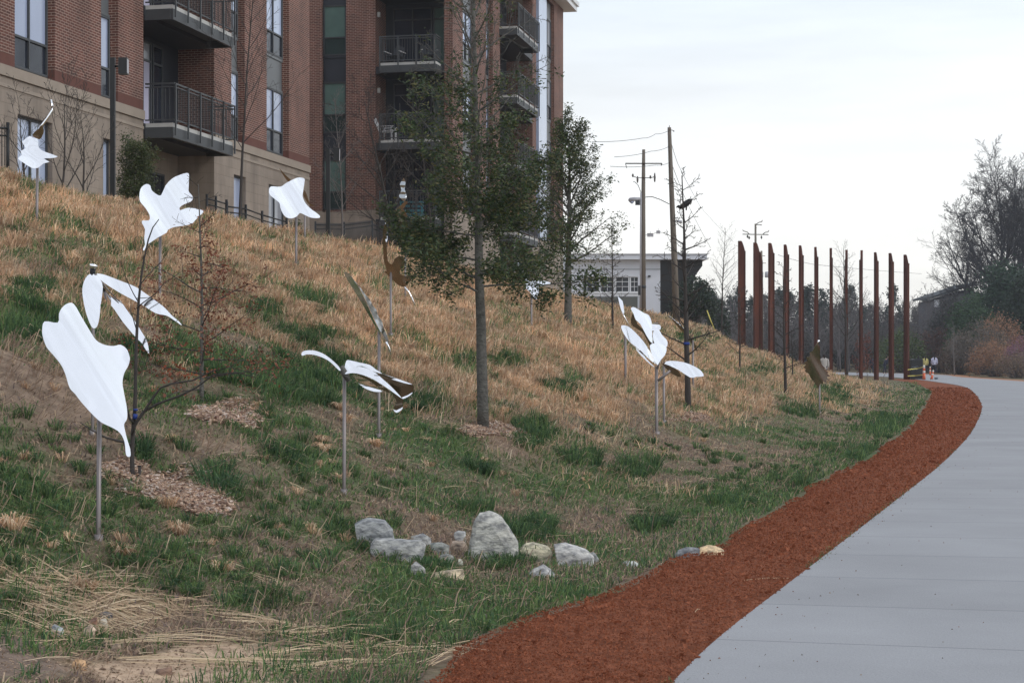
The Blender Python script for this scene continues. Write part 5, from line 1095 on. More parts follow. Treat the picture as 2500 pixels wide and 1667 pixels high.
# house
Y = 215; b = Wp(2285, 800, Y); b.z = 3.
t = thing('house', b, 'distant house with a dark sloping roof behind the bare tree on the right', 'house')
X_ = lambda x: (x - HX) / F * Y - b.x
Z_ = lambda y: EYE - (y - HY) / F * Y - b.z
mb = MB(); mb.prism([(X_(2283), -2), (X_(2378), -2), (X_(2378), Z_(704)), (X_(2283), Z_(734))], 0, 9); mb.obj('wall', M['house'], t)
mb = MB(); mb.prism([(X_(2272), Z_(729)), (X_(2380), Z_(695)), (X_(2380), Z_(688)), (X_(2272), Z_(724))], -.6, 9.5); mb.obj('roof', M['roof'], t)
mb = MB(); mb.box(X_(2281), X_(2293), -.08, -.003, Z_(749), Z_(731)); mb.obj('white_panel', M['white'], t)
mb = MB(); mb.box(X_(2297), X_(2310), -.06, -.003, Z_(760), Z_(738)); mb.obj('window', M['glassD'], t)
mb = MB(); mb.box(X_(2282), X_(2318), -1.2, -.003, Z_(764), Z_(762)); mb.obj('porch', M['whitet'], t)

# ---------------------------------------------------------------- people, box, barricades
def skinmesh(verts, edges, radii, m, name, parent, sub=2):
    me = bpy.data.meshes.new(name); me.from_pydata(verts, edges, []); o = bpy.data.objects.new(name, me); C.objects.link(o)
    sk = o.modifiers.new('s', 'SKIN'); sb = o.modifiers.new('u', 'SUBSURF'); sb.levels = sub; sb.render_levels = sub; sk.use_smooth_shade = True
    for i, r in enumerate(radii): me.skin_vertices[0].data[i].radius = (r, r) if not hasattr(r, '__len__') else r
    me.skin_vertices[0].data[0].use_root = True
    dg = bpy.context.evaluated_depsgraph_get(); dg.update(); nm_ = bpy.data.meshes.new_from_object(o.evaluated_get(dg)); bpy.data.objects.remove(o)
    nm_.name = name; nm_.materials.clear(); return link(name, nm_, M[m], parent)
def person(loc, rz, H, label, top, legs, longhair=True, stride=.18, bend=0, cap_=None):
    t = thing('person', loc, label, 'person', rz); s = H / 1.72
    f = lambda P: [tuple(Vector(p) * s) for p in P]
    by = bend
    V = [(0, 0, .92), (0, -by * .3, 1.12), (0, -by * .7, 1.34), (0, -by, 1.47), (0, -by * 1.1, 1.55), (0, -by * 1.15, 1.65),
         (.10, 0, .88), (.11, -stride, .50), (.11, -stride * .9, .09), (.11, -stride * .9 - .13, .04), (-.10, 0, .88), (-.11, stride * .6, .50), (-.11, stride * 1.3, .10), (-.11, stride * 1.3 - .13, .04),
         (.19, -by * .75, 1.37), (.25, .04 - by * .6, 1.12), (.24, -.10 - by * .6, .90), (.235, -.14 - by * .6, .82), (-.19, -by * .75, 1.37), (-.25, .02 - by * .6, 1.12), (-.24, .06 - by * .6, .88), (-.235, .04 - by * .6, .80)]
    Ed = [(0, 1), (1, 2), (2, 3), (3, 4), (4, 5), (0, 6), (6, 7), (7, 8), (8, 9), (0, 10), (10, 11), (11, 12), (12, 13), (2, 14), (14, 15), (15, 16), (16, 17), (2, 18), (18, 19), (19, 20), (20, 21)]
    Rr = [(.13, .10), (.12, .09), (.14, .09), .052, .075, .088, .085, .058, .038, .035, .085, .058, .038, .035, .055, .043, .033, .035, .055, .043, .033, .035]
    R2 = [tuple(q * s for q in r) if hasattr(r, '__len__') else r * s for r in Rr]
    skinmesh(f(V), Ed, R2, 'skin', 'body', t)
    mb = MB(); vs_, fs, n_ = [], [], 14
    for z, rx, ry in ((.80, .205, .135), (.84, .215, .145), (1.0, .195, .13), (1.2, .20, .13), (1.34, .205, .12), (1.42, .17, .10), (1.47, .085, .075), (1.50, .07, .07)):
        off = -by * max(0, z - .92) / .55
        for k in range(n_): a_ = 6.2832 * k / n_; vs_.append((rx * math.cos(a_) * s, (ry * math.sin(a_) + off) * s, z * s))
    for i in range(7):
        for k in range(n_): fs.append((i * n_ + k, i * n_ + (k + 1) % n_, (i + 1) * n_ + (k + 1) % n_, (i + 1) * n_ + k))
    mb.add(vs_, fs, True)
    for q in ((14, 15, 16), (18, 19, 20)):
        pts = [Vector(V[i]) for i in q]; sg = -1 if q[0] == 18 else 1; mb.tube([p * s for p in [pts[0] - Vector((sg * .06, 0, 0)), pts[0] + Vector((sg * .02, 0, -.04)), pts[0].lerp(pts[1], .6), pts[1], pts[1].lerp(pts[2], .5), pts[2]]], [.06 * s, .078 * s, .068 * s, .062 * s, .056 * s, .05 * s], 9)
    mb.obj('jacket', M[top], t)
    idx_ = [0, 6, 7, 8, 10, 11, 12]; mp_ = {a: i for i, a in enumerate(idx_)}
    skinmesh(f([V[i] for i in idx_]), [(mp_[a], mp_[c_]) for a, c_ in Ed if a in mp_ and c_ in mp_], [.125 * s, .10 * s, .068 * s, .05 * s, .10 * s, .068 * s, .05 * s], legs, 'trousers', t)
    hp = [(0, .02 - by * 1.15, 1.69), (0, .05 - by * 1.1, 1.60), (0, .09 - by, 1.42)] + ([(0, .12 - by * .7, 1.22)] if longhair else [])
    skinmesh(f(hp), [(i, i + 1) for i in range(len(hp) - 1)], [.088 * s, .092 * s, .06 * s if longhair else .04 * s] + ([.045 * s] if longhair else []), cap_ or 'hair', 'hair', t)
    return t
def gpos(x, Y, dz=0.): X = (x - HX) / F * Y; return (X, Y, terr1(X, Y) + dz)
person(gpos(2259, 163, .04), math.pi, 1.72, 'person with long dark hair in a yellow jacket walking away on the trail', 'yellow', 'navy')
person(gpos(2281, 165, .04), math.pi, 1.80, 'person in a white top with dark hair walking away, right of the yellow jacket', 'lilac', 'navy')
person(gpos(2012, 112, .0), math.pi, 1.9, 'person in a pale grey shirt and dark cap behind the brown oval leaf', 'greyc', 'navy', False)
person(gpos(2160, 158, .04), math.pi * .6, 1.7, 'person in dark blue clothes stooping between the tenth and eleventh columns', 'navy', 'navy', False, bend=.25)
person(gpos(2128, 160, .04), math.pi, 1.65, 'person in dark clothes standing just left of the tenth column', 'navy', 'navy', False)
person(gpos(2242, 160, .04), math.pi, 1.72, 'person in dark clothes whose head shows above the black box', 'navy', 'navy', False)
Yk = 124.; q = gpos(2236, Yk); t = thing('black_box', q, 'black box with a grey bicycle emblem beside the rightmost rusted column', 'box')
mb = MB(); mb.box(-.43, .43, -.35, .35, 0, 1.38); mb.obj('cabinet', M['black'], t)
mb = MB(); mb.box(-.45, .45, -.37, .37, 1.382, 1.44); mb.prism([(-.45, 1.442), (.45, 1.442), (.1, 1.50), (-.1, 1.50)], -.3, .3); mb.obj('lid', M['dark'], t)
mb = MB()
ring = lambda cx_, cz_, r: mb.tube([(cx_ + r * math.cos(a), -.362, cz_ + r * math.sin(a)) for a in np.linspace(0, 6.283, 17)], .018, 5)
ring(-.27, .80, .12); ring(-.02, .84, .12)
for a_, c_ in (((-.27, .80), (-.17, .93)), ((-.17, .93), (-.06, .95)), ((-.06, .95), (-.15, .80)), ((-.15, .80), (-.27, .80)), ((-.06, .95), (-.02, .84)), ((-.17, .93), (-.15, .80))): mb.tube([(a_[0], -.362, a_[1]), (c_[0], -.362, c_[1])], .012, 5)
mb.obj('bicycle_emblem', M['emblem'], t)
def drum(x, Y, h, r, label, lean=0, nm='traffic_drum'):
    t = thing(nm, gpos(x, Y, .0), label, 'traffic marker'); t.rotation_euler = (0, lean, 0)
    prof = [(0, r), (.45, r * .85), (1, r * .6)]
    for k, (a, c_) in enumerate(((.04, .48), (.482, .62), (.622, .80), (.802, 1.0))):
        g = lambda z: np.interp(z, [q[0] for q in prof], [q[1] for q in prof]); mb = MB(); mb.tube([(0, 0, a * h), (0, 0, c_ * h)], [g(a), g(c_)], 12); mb.obj('band', M['orange' if k % 2 == 0 else 'whitep'], t)
    mb = MB(); mb.tube([(0, 0, 0), (0, 0, .038 * h)], [r * 1.35, r * 1.3], 12); mb.obj('foot', M['black'], t)
drum(2256, 121, 1.05, .115, 'orange and white traffic drum right of the black box'); drum(2274, 123, .70, .10, 'shorter orange traffic marker leaning behind the drum', .2)
drum(2271, 150, .8, .08, 'far orange cone on the trail between the two walkers')
q = gpos(2286, 122, .0); t = thing('bucket', q, 'small grey-green bucket standing at the trail edge', 'bucket'); mb = MB(); mb.tube([(0, 0, 0), (0, 0, .16)], [.11, .14], 12); mb.obj('pail', M['emblem'], t)
mb = MB(); mb.tube([(0, 0, .161), (0, 0, .18)], .15, 12); mb.obj('rim', M['dark'], t)
def tape(pts, label):
    P = [Wp(*p) for p in pts]; o_ = P[0]; mb = MB(); n = len(P)
    vs_ = [p - o_ for p in P] + [p - o_ + Vector((0, 0, .06)) for p in P] + [p - o_ + Vector((0, .008, 0)) for p in P] + [p - o_ + Vector((0, .008, .06)) for p in P]
    fs = []
    for i in range(n - 1): fs += [(i, i + 1, n + i + 1, n + i), (2 * n + i, 3 * n + i, 3 * n + i + 1, 2 * n + i + 1), (n + i, n + i + 1, 3 * n + i + 1, 3 * n + i), (i, 2 * n + i, 2 * n + i + 1, i + 1)]
    mb.add(vs_, fs); o = mb.obj('barrier_tape', M['tape']); o.location = o_; tag(o, label, 'tape', 'yellow barrier tapes')
tape([(2216, 903, 123), (2230, 901, 123.4), (2241, 900, 123.5), (2254, 896, 121)], 'upper yellow barrier tape across the black box'); tape([(2216, 918, 123), (2235, 917.5, 123.4), (2254, 915, 121)], 'lower yellow barrier tape across the black box')
t = thing('pole_marker', gpos(1732, 118), 'slanted yellow guy-wire marker left of the leftmost rusted column', 'marker'); q = Vector(t.location)
mb = MB(); mb.tube([Wp(1746, 808, 118) - q, Wp(1736, 784, 118) - q, Wp(1726, 757, 118) - q], .04, 6); mb.obj('sleeve', M['tape'], t)
mb = MB(); mb.tube([Wp(1750, 820, 118) - q, Wp(1740, 795, 118) - q, Wp(1720, 742, 118) - q], .012, 5); mb.obj('wire', M['dark'], t)
b = hit(1818, 1272); o = tag(rock([(1809, 1270), (1814, 1265), (1824, 1268), (1826, 1274), (1813, 1275)], b.y, (.5, .04, .02), 'small bright red scrap in the grass at the dirt edge', 'litter', seed=90, group=None, cat='litter'))
print('things', round(time.time() - T0, 1))

# ---------------------------------------------------------------- grass, weeds, straw, wood chips
rg = np.random.default_rng(3)
def sample(n, y0, y1, pmin=-2.5, pmax=20., power=1.0):
    U = rg.random(n)
    if power == 1: Y = 1 / (1 / y0 - U * (1 / y0 - 1 / y1))
    else: Y = y0 * (y1 / y0) ** U
    p = rg.uniform(pmin, pmax, n); X = (Y * ST - p) / CT
    k = (X > -.36 * Y - 1.0) & (X < .36 * Y + 1.0) & (p > pstrip(Y) + .06) & (p < pstrip(Y) + 17.)
    return X[k], Y[k]
def blades(X, Y, L_, wd, lean, spread, col, z0=0., droop=.25):
    n = len(X); Z = terr(X, Y) + z0; a = rg.uniform(0, 2 * np.pi, n); ca, sa = np.cos(a), np.sin(a)
    l_ = np.stack([lean[0] + spread * rg.normal(size=n), lean[1] + spread * rg.normal(size=n)], -1) * L_[:, None]
    hz = np.sqrt(np.maximum(L_ ** 2 * .12, L_ ** 2 - (l_ ** 2).sum(1)))
    B = np.stack([X, Y, Z], -1); wv = np.stack([ca, sa, 0 * ca], -1) * (wd / 2)[:, None]
    Mi = B + np.stack([l_[:, 0] * .38, l_[:, 1] * .38, hz * .62], -1); T = B + np.stack([l_[:, 0], l_[:, 1], hz * (1 - droop * rg.random(n))], -1)
    V = np.stack([B - wv, B + wv, Mi - wv * .8, Mi + wv * .8, T], 1).reshape(-1, 3); k = (np.arange(n) * 5)[:, None]
    Fc = np.stack([k + [0, 1, 3], k + [0, 3, 2], k + [2, 3, 4]], 1).reshape(-1, 3)
    return V, Fc, np.repeat(col, 5, 0)
def pal(cols, n, v=.25):
    c = np.array(cols)[rg.integers(0, len(cols), n)]; return c * rg.uniform(1 - v, 1 + v, (n, 1))
def stuff(name, parts, label, m='grass', cat=None):
    V = []; Fc = []; Cc = []; o = 0
    for v, f, c in parts: V.append(v); Fc.append(f + o); Cc.append(c); o += len(v)
    ob = link(name, npmesh(name, np.concatenate(V), np.concatenate(Fc), np.concatenate(Cc)), M[m]); tag(ob, label, cat or name.replace('_', ' '), None, 'stuff'); print(name, len(ob.data.polygons))
DH = (.42, -.05)        # downhill lean (towards the trail)
DRY = [(.62, .42, .27), (.71, .52, .35), (.52, .35, .23), (.78, .62, .44), (.42, .28, .19), (.60, .37, .225)]
GRN = [(.090, .160, .062), (.070, .128, .058), (.125, .20, .072), (.055, .105, .058), (.165, .225, .085)]
WED = [(.11, .17, .06), (.14, .20, .07), (.22, .19, .13), (.28, .21, .16), (.20, .155, .15), (.09, .145, .055)]
TAU = [(.36, .26, .19), (.44, .32, .23), (.29, .21, .16), (.54, .41, .29), (.32, .225, .18)]
parts = []
X, Y = sample(1150000, 8, 112); m = masks(X, Y); u = rg.random(len(X))
k = (m['dry'] > u) & (m['ch'] < .3) & (m['edge'] < .3); X1, Y1 = X[k], Y[k]; n = len(X1)
clump = .35 + 1.35 * fbm(X1 * 2.1, Y1 * 2.1, 71, 3); Ls = rg.uniform(.08, .27, n) * clump * np.interp(Y1, [9, 20, 50, 100], [.5, .85, 1.15, 1.3])
c = pal(DRY, n, .22); tint = (fbm(X1 * .7, Y1 * .7, 77, 3)[:, None] - .5); c = c * (1 + tint * np.array([.9, .7, .5])) * (1 + (fbm(X1 * 2.3, Y1 * 2.3, 78, 3)[:, None] - .5) * 1.1)
gm = (rg.random(n) < .05 + .65 * sm(fbm(X1 * 1.2, Y1 * 1.2, 83, 3), .54, .66)); c[gm] = pal(GRN, int(gm.sum()), .3) * 1.25
parts.append(blades(X1, Y1, Ls, .0030 + .00032 * Y1, DH, .55, c))
stuff('dry_grass', parts, 'tall tan dry grass covering the upper slope', cat='grass')
parts = []
X, Y = sample(760000, 8, 112); m = masks(X, Y); u = rg.random(len(X))
k = (np.maximum(m['g'], 0.10 * m['lu'] * (fbm(X * .9, Y * .9, 85, 3) > .48)) > u) & (m['ch'] < .4); X1, Y1 = X[k], Y[k]; n = len(X1); cl = .45 + 1.1 * fbm(X1 * 2.6, Y1 * 2.6, 73, 2)
c = pal(GRN, n, .25) * (1 + .8 * (fbm(X1 * 1.1, Y1 * 1.1, 79, 2)[:, None] - .5)); parts.append(blades(X1, Y1, rg.uniform(.10, .27, n) * cl * np.interp(Y1, [9, 22], [.5, 1]) * (.45 + .55 * np.clip(m['g'][k] * 1.5, 0, 1)), .0036 + .00034 * Y1, (.15, 0), .42, c))
k2 = (m['edge'] > u * 1.6) | ((m['dry'] < .4) & (m['n2'] > .06) & (u < .5)); X2, Y2 = X[k2], Y[k2]; n = len(X2)
parts.append(blades(X2, Y2, rg.uniform(.03, .11, n), .004 + .0004 * Y2, (.1, 0), .5, pal(GRN, n, .3) * 1.15))
def tufts(P, nb, Lr, rad, cols, wd0=.0034):
    P = np.array(P); n = len(P) * nb; i = np.repeat(np.arange(len(P)), nb); a = rg.uniform(0, 6.283, n); r = rg.random(n) ** .5
    R0 = rg.uniform(rad[0], rad[1], len(P))[i]; LL = rg.uniform(Lr[0], Lr[1], len(P))[i] * rg.uniform(.55, 1.1, n); X = P[i, 0] + R0 * r * np.cos(a) * .6; Y = P[i, 1] + R0 * r * np.sin(a) * .6
    v, f, c = blades(X, Y, LL, wd0 + .00030 * Y, (0, 0), .02, pal(cols, n, .25) * rg.uniform(.75, 1.2, len(P))[i][:, None])
    v = v.reshape(n, 5, 3); dx = np.stack([np.cos(a), np.sin(a)], -1) * (LL * (.25 + .75 * r))[:, None]; v[:, 4, :2] += dx * 1.15 + np.array([.12, 0]) * LL[:, None]; v[:, 2:4, :2] += dx[:, None] * .36; v[:, 4, 2] -= LL * (.12 + r * .42)
    return v.reshape(-1, 3), f, c
tp = [hit(x, y)[:2] for x, y in ((530,1180),(522,1192),(690,1112),(1290,1060),(1300,1078),(1040,985),(1020,1000),(1390,945),(1370,935),(80,720),(110,800),(1245,1290),(1300,1296),(350,860),(1600,1290),(340,1108),(1060,1385),(1170,1150))]
X, Y = sample(9000, 9, 95); m = masks(X, Y); k = (m['dry'] < .75) & (m['ch'] < .1) & (m['st'] < .3) & (fbm(X * .6, Y * .6, 95, 2) > .52); k2 = (m['g'] > .4) & (m['ch'] < .1); Q = np.stack([X, Y], -1)
parts.append(tufts(tp, 210, (.10, .22), (.12, .30), GRN[:2] + GRN[3:4])); parts.append(tufts(Q[k][:650], 46, (.07, .16), (.05, .12), GRN)); parts.append(tufts(Q[k2][:500], 60, (.12, .24), (.08, .18), GRN[:4]))
stuff('green_grass', parts, 'dark green grass growing in clumps on the slope', cat='grass')
X, Y = sample(16000, 10, 100); m = masks(X, Y); k = m['dry'] > .5; k2 = (m['dry'] < .3) & (m['d'] > .5) & (m['ch'] < .3) & (m['dt'] < .2); Q = np.stack([X, Y], -1)
tq = [hit(x, y)[:2] for x, y in ((408,1238),(785,1082),(440,1308),(545,1398),(916,1092),(300,1360),(830,1000),(845,1030),(208,1440),(790,1100),(30,1300))]
stuff('dry_grass_tufts', [tufts(Q[k][:1700], 46, (.14, .30), (.06, .16), DRY), tufts(Q[k2][:130], 30, (.05, .12), (.03, .07), DRY), tufts(tq, 120, (.10, .17), (.05, .08), DRY[3:])], 'rounded tufts of tan dry grass standing on the slope', cat='grass')
parts = []
X, Y = sample(560000, 7.6, 80, -2.5, 12); m = masks(X, Y); u = rg.random(len(X))
k = (m['dry'] < u) & (m['dt'] < .3) & (m['ch'] < .3) & (m['b'] < u * 1.3) & (m['st'] < u * 1.5); X1, Y1 = X[k], Y[k]; n = len(X1)
gsel = rg.random(n) < np.clip(.36 + .26 * m['lu'][k] + (m['n2'][k] + m['n1'][k]) * 2.2, .05, .92)
c = np.where(gsel[:, None], pal(WED[:2] + WED[5:] + GRN[2:3], n, .3), pal(TAU + WED[2:5], n, .25))
parts.append(blades(X1, Y1, rg.uniform(.018, .070, n) * (.7 + .6 * fbm(X1 * 4, Y1 * 4, 75, 2)), .0055 + .0004 * Y1, (.12, 0), .75, c))
stuff('weeds', parts, 'short green and brown weeds on the lower slope', cat='weeds')
parts = []
X, Y = sample(260000, 7.6, 95); m = masks(X, Y); u = rg.random(len(X))
k = ((m['b'] > u * 1.2) | (u < .10)) & (m['dt'] < .5); X1, Y1 = X[k], Y[k]; n = len(X1)
parts.append(blades(X1, Y1, rg.uniform(.08, .32, n), .0035 + .00035 * Y1, (.85, -.15), .35, pal(TAU, n, .25), z0=.004, droop=.8))
stuff('thatch', parts, 'matted brown dead grass lying on the slope', cat='dead grass')
# straw stalks lying at lower left
def stalks(X, Y, L_, wd, az, rise, col):
    n = len(X); Z = terr(X, Y) + rg.uniform(.004, .035, n); d = np.stack([np.cos(az), np.sin(az)], -1) * L_[:, None]; zt2 = terr(X + d[:, 0], Y + d[:, 1]) + rise * L_ + rg.uniform(.0, .03, n)
    A = np.stack([X, Y, Z], -1); B = np.stack([X + d[:, 0], Y + d[:, 1], zt2], -1); Mi = (A + B) / 2; Mi[:, 2] += L_ * rg.uniform(-.02, .07, n); pv = np.stack([-np.sin(az), np.cos(az), 0 * az], -1) * (wd / 2)[:, None]; uz = np.zeros_like(pv); uz[:, 2] = wd * .6
    V = np.stack([A - pv, A + pv, A + uz, Mi - pv, Mi + pv, Mi + uz, B - pv * .5, B + pv * .5, B + uz * .5], 1).reshape(-1, 3); k = (np.arange(n) * 9)[:, None]; f = []
    for s in (0, 3):
        for i in range(3): j = (i + 1) % 3; f += [[s + i, s + j, s + 3 + j], [s + i, s + 3 + j, s + 3 + i]]
    Fc = (k[:, :, None] + np.array(f)[None]).reshape(-1, 3); return V, Fc, np.repeat(col, 9, 0)
STR = [(.68, .53, .35), (.58, .44, .29), (.76, .62, .44), (.48, .34, .23), (.60, .43, .30)]
X, Y = sample(90000, 7.8, 16, -1, 8); m = masks(X, Y); u = rg.random(len(X))
k = (m['st'] > u * 1.15) & (rg.random(len(u)) < .42) & (u > .28) & (m['dt'] < .25) & (fbm(X * 2.2, Y * 2.2, 91, 3) + .25 * m['st'] > .46); X1, Y1 = X[k], Y[k]; n = len(X1); az = rg.choice([-.7, -.3, .5, -2.4, 1.3, 2.2], n) + (fbm(X1 * 1.6, Y1 * 1.6, 93, 2) - .5) * 3.5 + rg.normal(0, .6, n)
parts = [stalks(X1, Y1, rg.uniform(.06, .32, n) ** 1.0 * rg.choice([1, 1, 1.8], n), rg.uniform(.0022, .0060, n), az, rg.normal(.02, .06, n), pal(STR, n, .22))]
for (x0_, y0_, x1_, y1_) in ((180,1500,420,1445),(0,1290,32,1265),(2,1340,30,1300),(250,1580,690,1568),(340,1560,640,1560),(235,1480,430,1560),(520,1500,800,1545),(640,1600,960,1585),(720,1560,1030,1536),(880,1580,930,1550),(1030,1634,1150,1585),(1055,1548,1140,1512),(300,1615,690,1618),(20,1430,300,1470),(0,1460,190,1520),(1820,1425,1940,1417),(1675,1505,1697,1490),(620,1410,700,1440),(470,1620,830,1625),(100,1480,400,1590),(560,1520,760,1530),(700,1640,1000,1620),(150,1560,20,1480)):
    a_, c_ = hit(x0_, y0_), hit(x1_, y1_); nn = 7; f_ = rg.random(nn); Xq = a_.x + rg.normal(0, .03, nn); Yq = a_.y + rg.normal(0, .05, nn); ln = np.hypot(c_.x - a_.x, c_.y - a_.y) * rg.uniform(.45, 1.02, nn)
    if x0_ in (1820, 1675): nn = 1; Xq, Yq, ln = Xq[:1], Yq[:1], np.array([np.hypot(c_.x - a_.x, c_.y - a_.y)])
    az = np.full(nn, math.atan2(c_.y - a_.y, c_.x - a_.x)) + rg.normal(0, .05, nn); parts.append(stalks(Xq, Yq, ln, np.full(nn, .005), az, .0, pal(STR[:3], nn, .15)))
X, Y = sample(60000, 8, 60); u = rg.random(len(X)); m = masks(X, Y); k = (u < .05) & (pq(X, Y) > pstrip(Y) + .5); X1, Y1 = X[k], Y[k]; n = len(X1)
parts.append(stalks(X1, Y1, rg.uniform(.06, .28, n), .003 + .00018 * Y1, rg.normal(-.2, .7, n), .12, pal(STR, n, .2) * .85))
stuff('straw', parts, 'loose straw stalks scattered over the ground at lower left', cat='straw')
# crumbs on the red strip and specks on the trail
n = 60000; Y = 1 / (1 / 6.5 - rg.random(n) * (1 / 6.5 - 1 / 90.)); xs_ = np.interp(Y, yy, XS); xl_ = np.interp(Y, yy, XL); f_ = rg.beta(.8, 1.0, n); X = xs_ + .02 + (xl_ - .03 - xs_) * f_
c = np.stack([X, Y, np.full(n, .03) + rg.uniform(0, .02, n)], -1); a = rg.normal(0, 1, (n, 3)); a[:, 2] *= .5; a /= np.linalg.norm(a, axis=1)[:, None]; b_ = np.cross(a, rg.normal(0, .6, (n, 3)) + [0, 0, 1.]); b_ /= np.linalg.norm(b_, axis=1)[:, None]; s_ = (.0022 + .00042 * Y)[:, None] * rg.uniform(.4, 1.3, (n, 1)) * (1 + 1.6 * (rg.random((n, 1)) < .02)); a = a * s_; b_ = b_ * s_ * .6; h_ = np.cross(a, b_); h_ = h_ / np.linalg.norm(h_, axis=1)[:, None] * s_ * .5
V = np.stack([c - a - b_, c + a - b_, c + a + b_, c - a + b_, c + h_], 1).reshape(-1, 3); k = (np.arange(n) * 5)[:, None, None]; Fc = (k + np.array([[0, 1, 4], [1, 2, 4], [2, 3, 4], [3, 0, 4]])[None]).reshape(-1, 3)
stuff('dirt_crumbs', [(V, Fc, np.repeat(pal([(.30, .105, .054), (.27, .092, .046), (.22, .074, .04), (.35, .13, .07), (.28, .098, .05)], n, .2), 5, 0))], 'loose red dirt crumbs and clods along the strip beside the trail', cat='dirt')
n = 150; Y = 1 / (1 / 7.5 - rg.random(n) * (1 / 7.5 - 1 / 60.)); xl_ = np.interp(Y, yy, XL); X = xl_ + np.minimum(rg.exponential(.35, n), 4.5) * rg.choice([1, 1, 3], n) + .02; c = np.stack([X, Y, np.full(n, .040)], -1)
a = rg.normal(0, 1, (n, 3)); a[:, 2] *= .1; a /= np.linalg.norm(a, axis=1)[:, None]; b_ = np.cross(a, [0, 0, 1.]); s_ = (.003 + .0003 * Y)[:, None] * rg.uniform(.4, 1.6, (n, 1)); a = a * s_; b_ = b_ * s_ * .5
V = np.stack([c - a, c + b_, c + a, c - b_, c + [0, 0, .006]], 1).reshape(-1, 3); k = (np.arange(n) * 5)[:, None, None]; Fc = (k + np.array([[0, 1, 4], [1, 2, 4], [2, 3, 4], [3, 0, 4]])[None]).reshape(-1, 3)
stuff('trail_litter', [(V, Fc, np.repeat(pal([(.20, .10, .06), (.12, .09, .07), (.28, .20, .12), (.24, .09, .05)], n, .3), 5, 0))], 'tiny brown specks of dirt and leaf litter on the concrete trail', cat='litter')
X, Y = sample(60000, 7.6, 14, -1, 8); m = masks(X, Y); k = (m['dt'] > .3); X, Y = X[k][:5000], Y[k][:5000]; n = len(X); c = np.stack([X, Y, terr(X, Y) + .002], -1)
a = rg.normal(0, 1, (n, 3)); a[:, 2] *= .3; a /= np.linalg.norm(a, axis=1)[:, None]; b_ = np.cross(a, rg.normal(0, .3, (n, 3)) + [0, 0, 1.]); s_ = rg.uniform(.002, .008, (n, 1)) * (1 + 2 * (rg.random((n, 1)) < .02)); a = a * s_; b_ = b_ * s_ * .7; h_ = np.zeros_like(a); h_[:, 2] = s_[:, 0] * .7
V = np.stack([c - a - b_, c + a - b_, c + a + b_, c - a + b_, c + h_], 1).reshape(-1, 3); k = (np.arange(n) * 5)[:, None, None]; Fc = (k + np.array([[0, 1, 4], [1, 2, 4], [2, 3, 4], [3, 0, 4]])[None]).reshape(-1, 3)
stuff('soil_crumbs', [(V, Fc, np.repeat(pal([(.44, .32, .23), (.34, .24, .17), (.26, .18, .13), (.5, .38, .28)], n, .25), 5, 0))], 'small soil crumbs on the bare tan dirt patch at the bottom', cat='dirt')
n = 5200; Y = 1 / (1 / 7.5 - rg.random(n) * (1 / 7.5 - 1 / 50.)); X = np.interp(Y, yy, XL) - .03 + rg.normal(0, .03, n); k = fbm(Y * .55, Y * 0, 97, 2) > .50; X, Y = X[k], Y[k]; n = len(X)
stuff('edge_grass', [blades(X, Y, rg.uniform(.02, .07, n), .004 + .0003 * Y, (.1, 0), .5, pal(GRN[2:] + TAU[:1], n, .3))], 'thin green grass growing along the concrete edge', cat='grass')
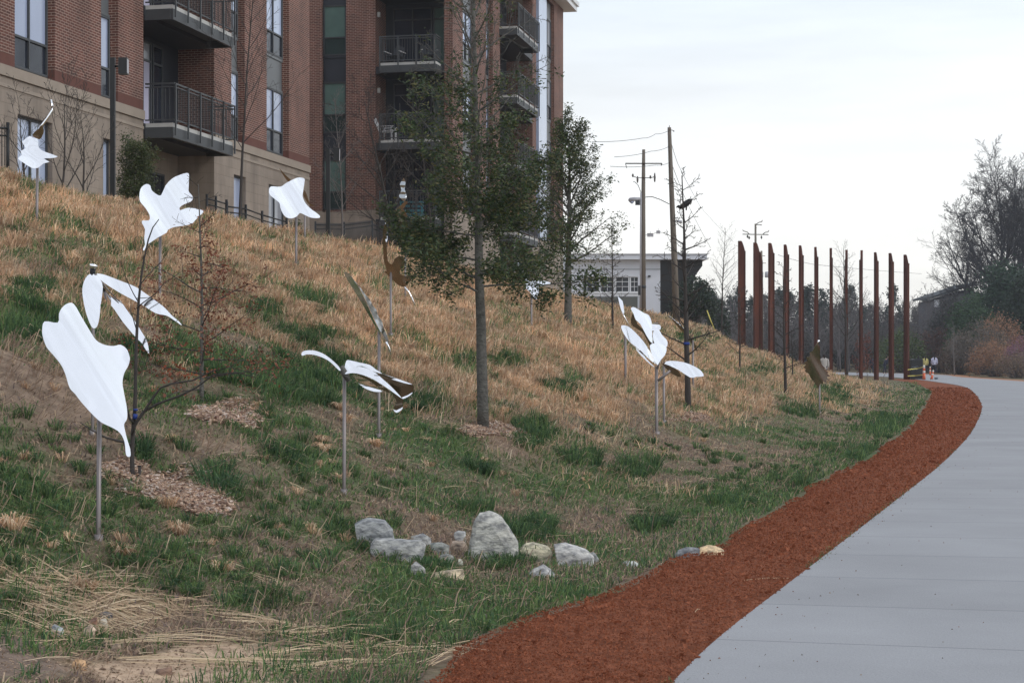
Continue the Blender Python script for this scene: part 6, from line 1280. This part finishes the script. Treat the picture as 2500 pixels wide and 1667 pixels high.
# chips
def chips(n, L_, label, sz=.035):
    hits = []
    for (cx_, cy_, a_, b_) in L_:
        k_ = int(n * a_ * b_ / sum(q[2] * q[3] for q in L_)); c0_ = hit(cx_, cy_); e1_ = hit(cx_ + a_, cy_); e2_ = hit(cx_, cy_ - b_)
        ang = rg.uniform(0, 6.283, k_); r_ = rg.random(k_) ** .5 * rg.uniform(.8, 1.15, k_); hits.append(np.stack([c0_.x + (e1_.x - c0_.x) * r_ * np.cos(ang) + (e2_.x - c0_.x) * r_ * np.sin(ang), c0_.y + (e1_.y - c0_.y) * r_ * np.cos(ang) + (e2_.y - c0_.y) * r_ * np.sin(ang)], -1))
    H_ = np.concatenate(hits); n = len(H_); Z = terr(H_[:, 0], H_[:, 1]) + rg.uniform(.003, .035, n); c = np.stack([H_[:, 0], H_[:, 1], Z], -1)
    a = rg.normal(0, 1, (n, 3)); a[:, 2] *= .35; a /= np.linalg.norm(a, axis=1)[:, None]; b_ = np.cross(a, rg.normal(0, .3, (n, 3)) + [0, 0, 1.]); b_ /= np.linalg.norm(b_, axis=1)[:, None]; nn = np.cross(a, b_)
    s = sz * rg.uniform(.4, 1.5, (n, 1)); a = a * s; b_ = b_ * s * .32; nn = nn * .003
    V = np.stack([c + i * a * .5 + j * b_ * .5 + q * nn for q in (-1, 1) for i, j in ((-1, -1), (1, -1), (1, 1), (-1, 1))], 1).reshape(-1, 3); k = (np.arange(n) * 8)[:, None, None]
    f = np.array([[0, 3, 2, 1], [4, 5, 6, 7], [0, 1, 5, 4], [1, 2, 6, 5], [2, 3, 7, 6], [3, 0, 4, 7]])
    return V, (k + f[None]).reshape(-1, 4), np.repeat(pal([(.52, .36, .26), (.40, .27, .20), (.66, .49, .37), (.28, .18, .14), (.58, .49, .43)], n, .3), 8, 0)
for L_, n, nm in ((CHIP[:3], 5200, 'pale wood chip mulch around the front sapling'), (CHIP[3:5], 2600, 'wood chip mulch at the foot of the rusty-leaved sapling'), (CHIP[5:7], 2400, 'wood chip mulch around the tall evergreen oak trunk'), (CHIP[7:], 700, 'wood chip mulch by the bare sapling with the bird')):
    stuff('wood_chips', [chips(n, L_, nm, .045 if n > 5000 else .05)], nm, cat='mulch')
print('total', round(time.time() - T0, 1))

# ---------------------------------------------------------------- thin haze over the distance
if HAZE:
    mb = MB(); mb.box(-960, 960, -60, 960, -3, 34); hz = mb.obj('haze', None); hm = bpy.data.materials.new('haze'); hm.use_nodes = True; hm.node_tree.nodes.clear()
    pv = N(hm.node_tree, 'ShaderNodeVolumePrincipled'); pv.inputs['Color'].default_value = (.80, .86, .95, 1); pv.inputs['Density'].default_value = HAZE
    oo = N(hm.node_tree, 'ShaderNodeOutputMaterial'); hm.node_tree.links.new(pv.outputs[0], oo.inputs['Volume']); hz.data.materials.append(hm)
    tag(hz, 'thin pale haze over the distant trees', 'haze', None, 'stuff'); bpy.context.scene.cycles.volume_bounces = 3
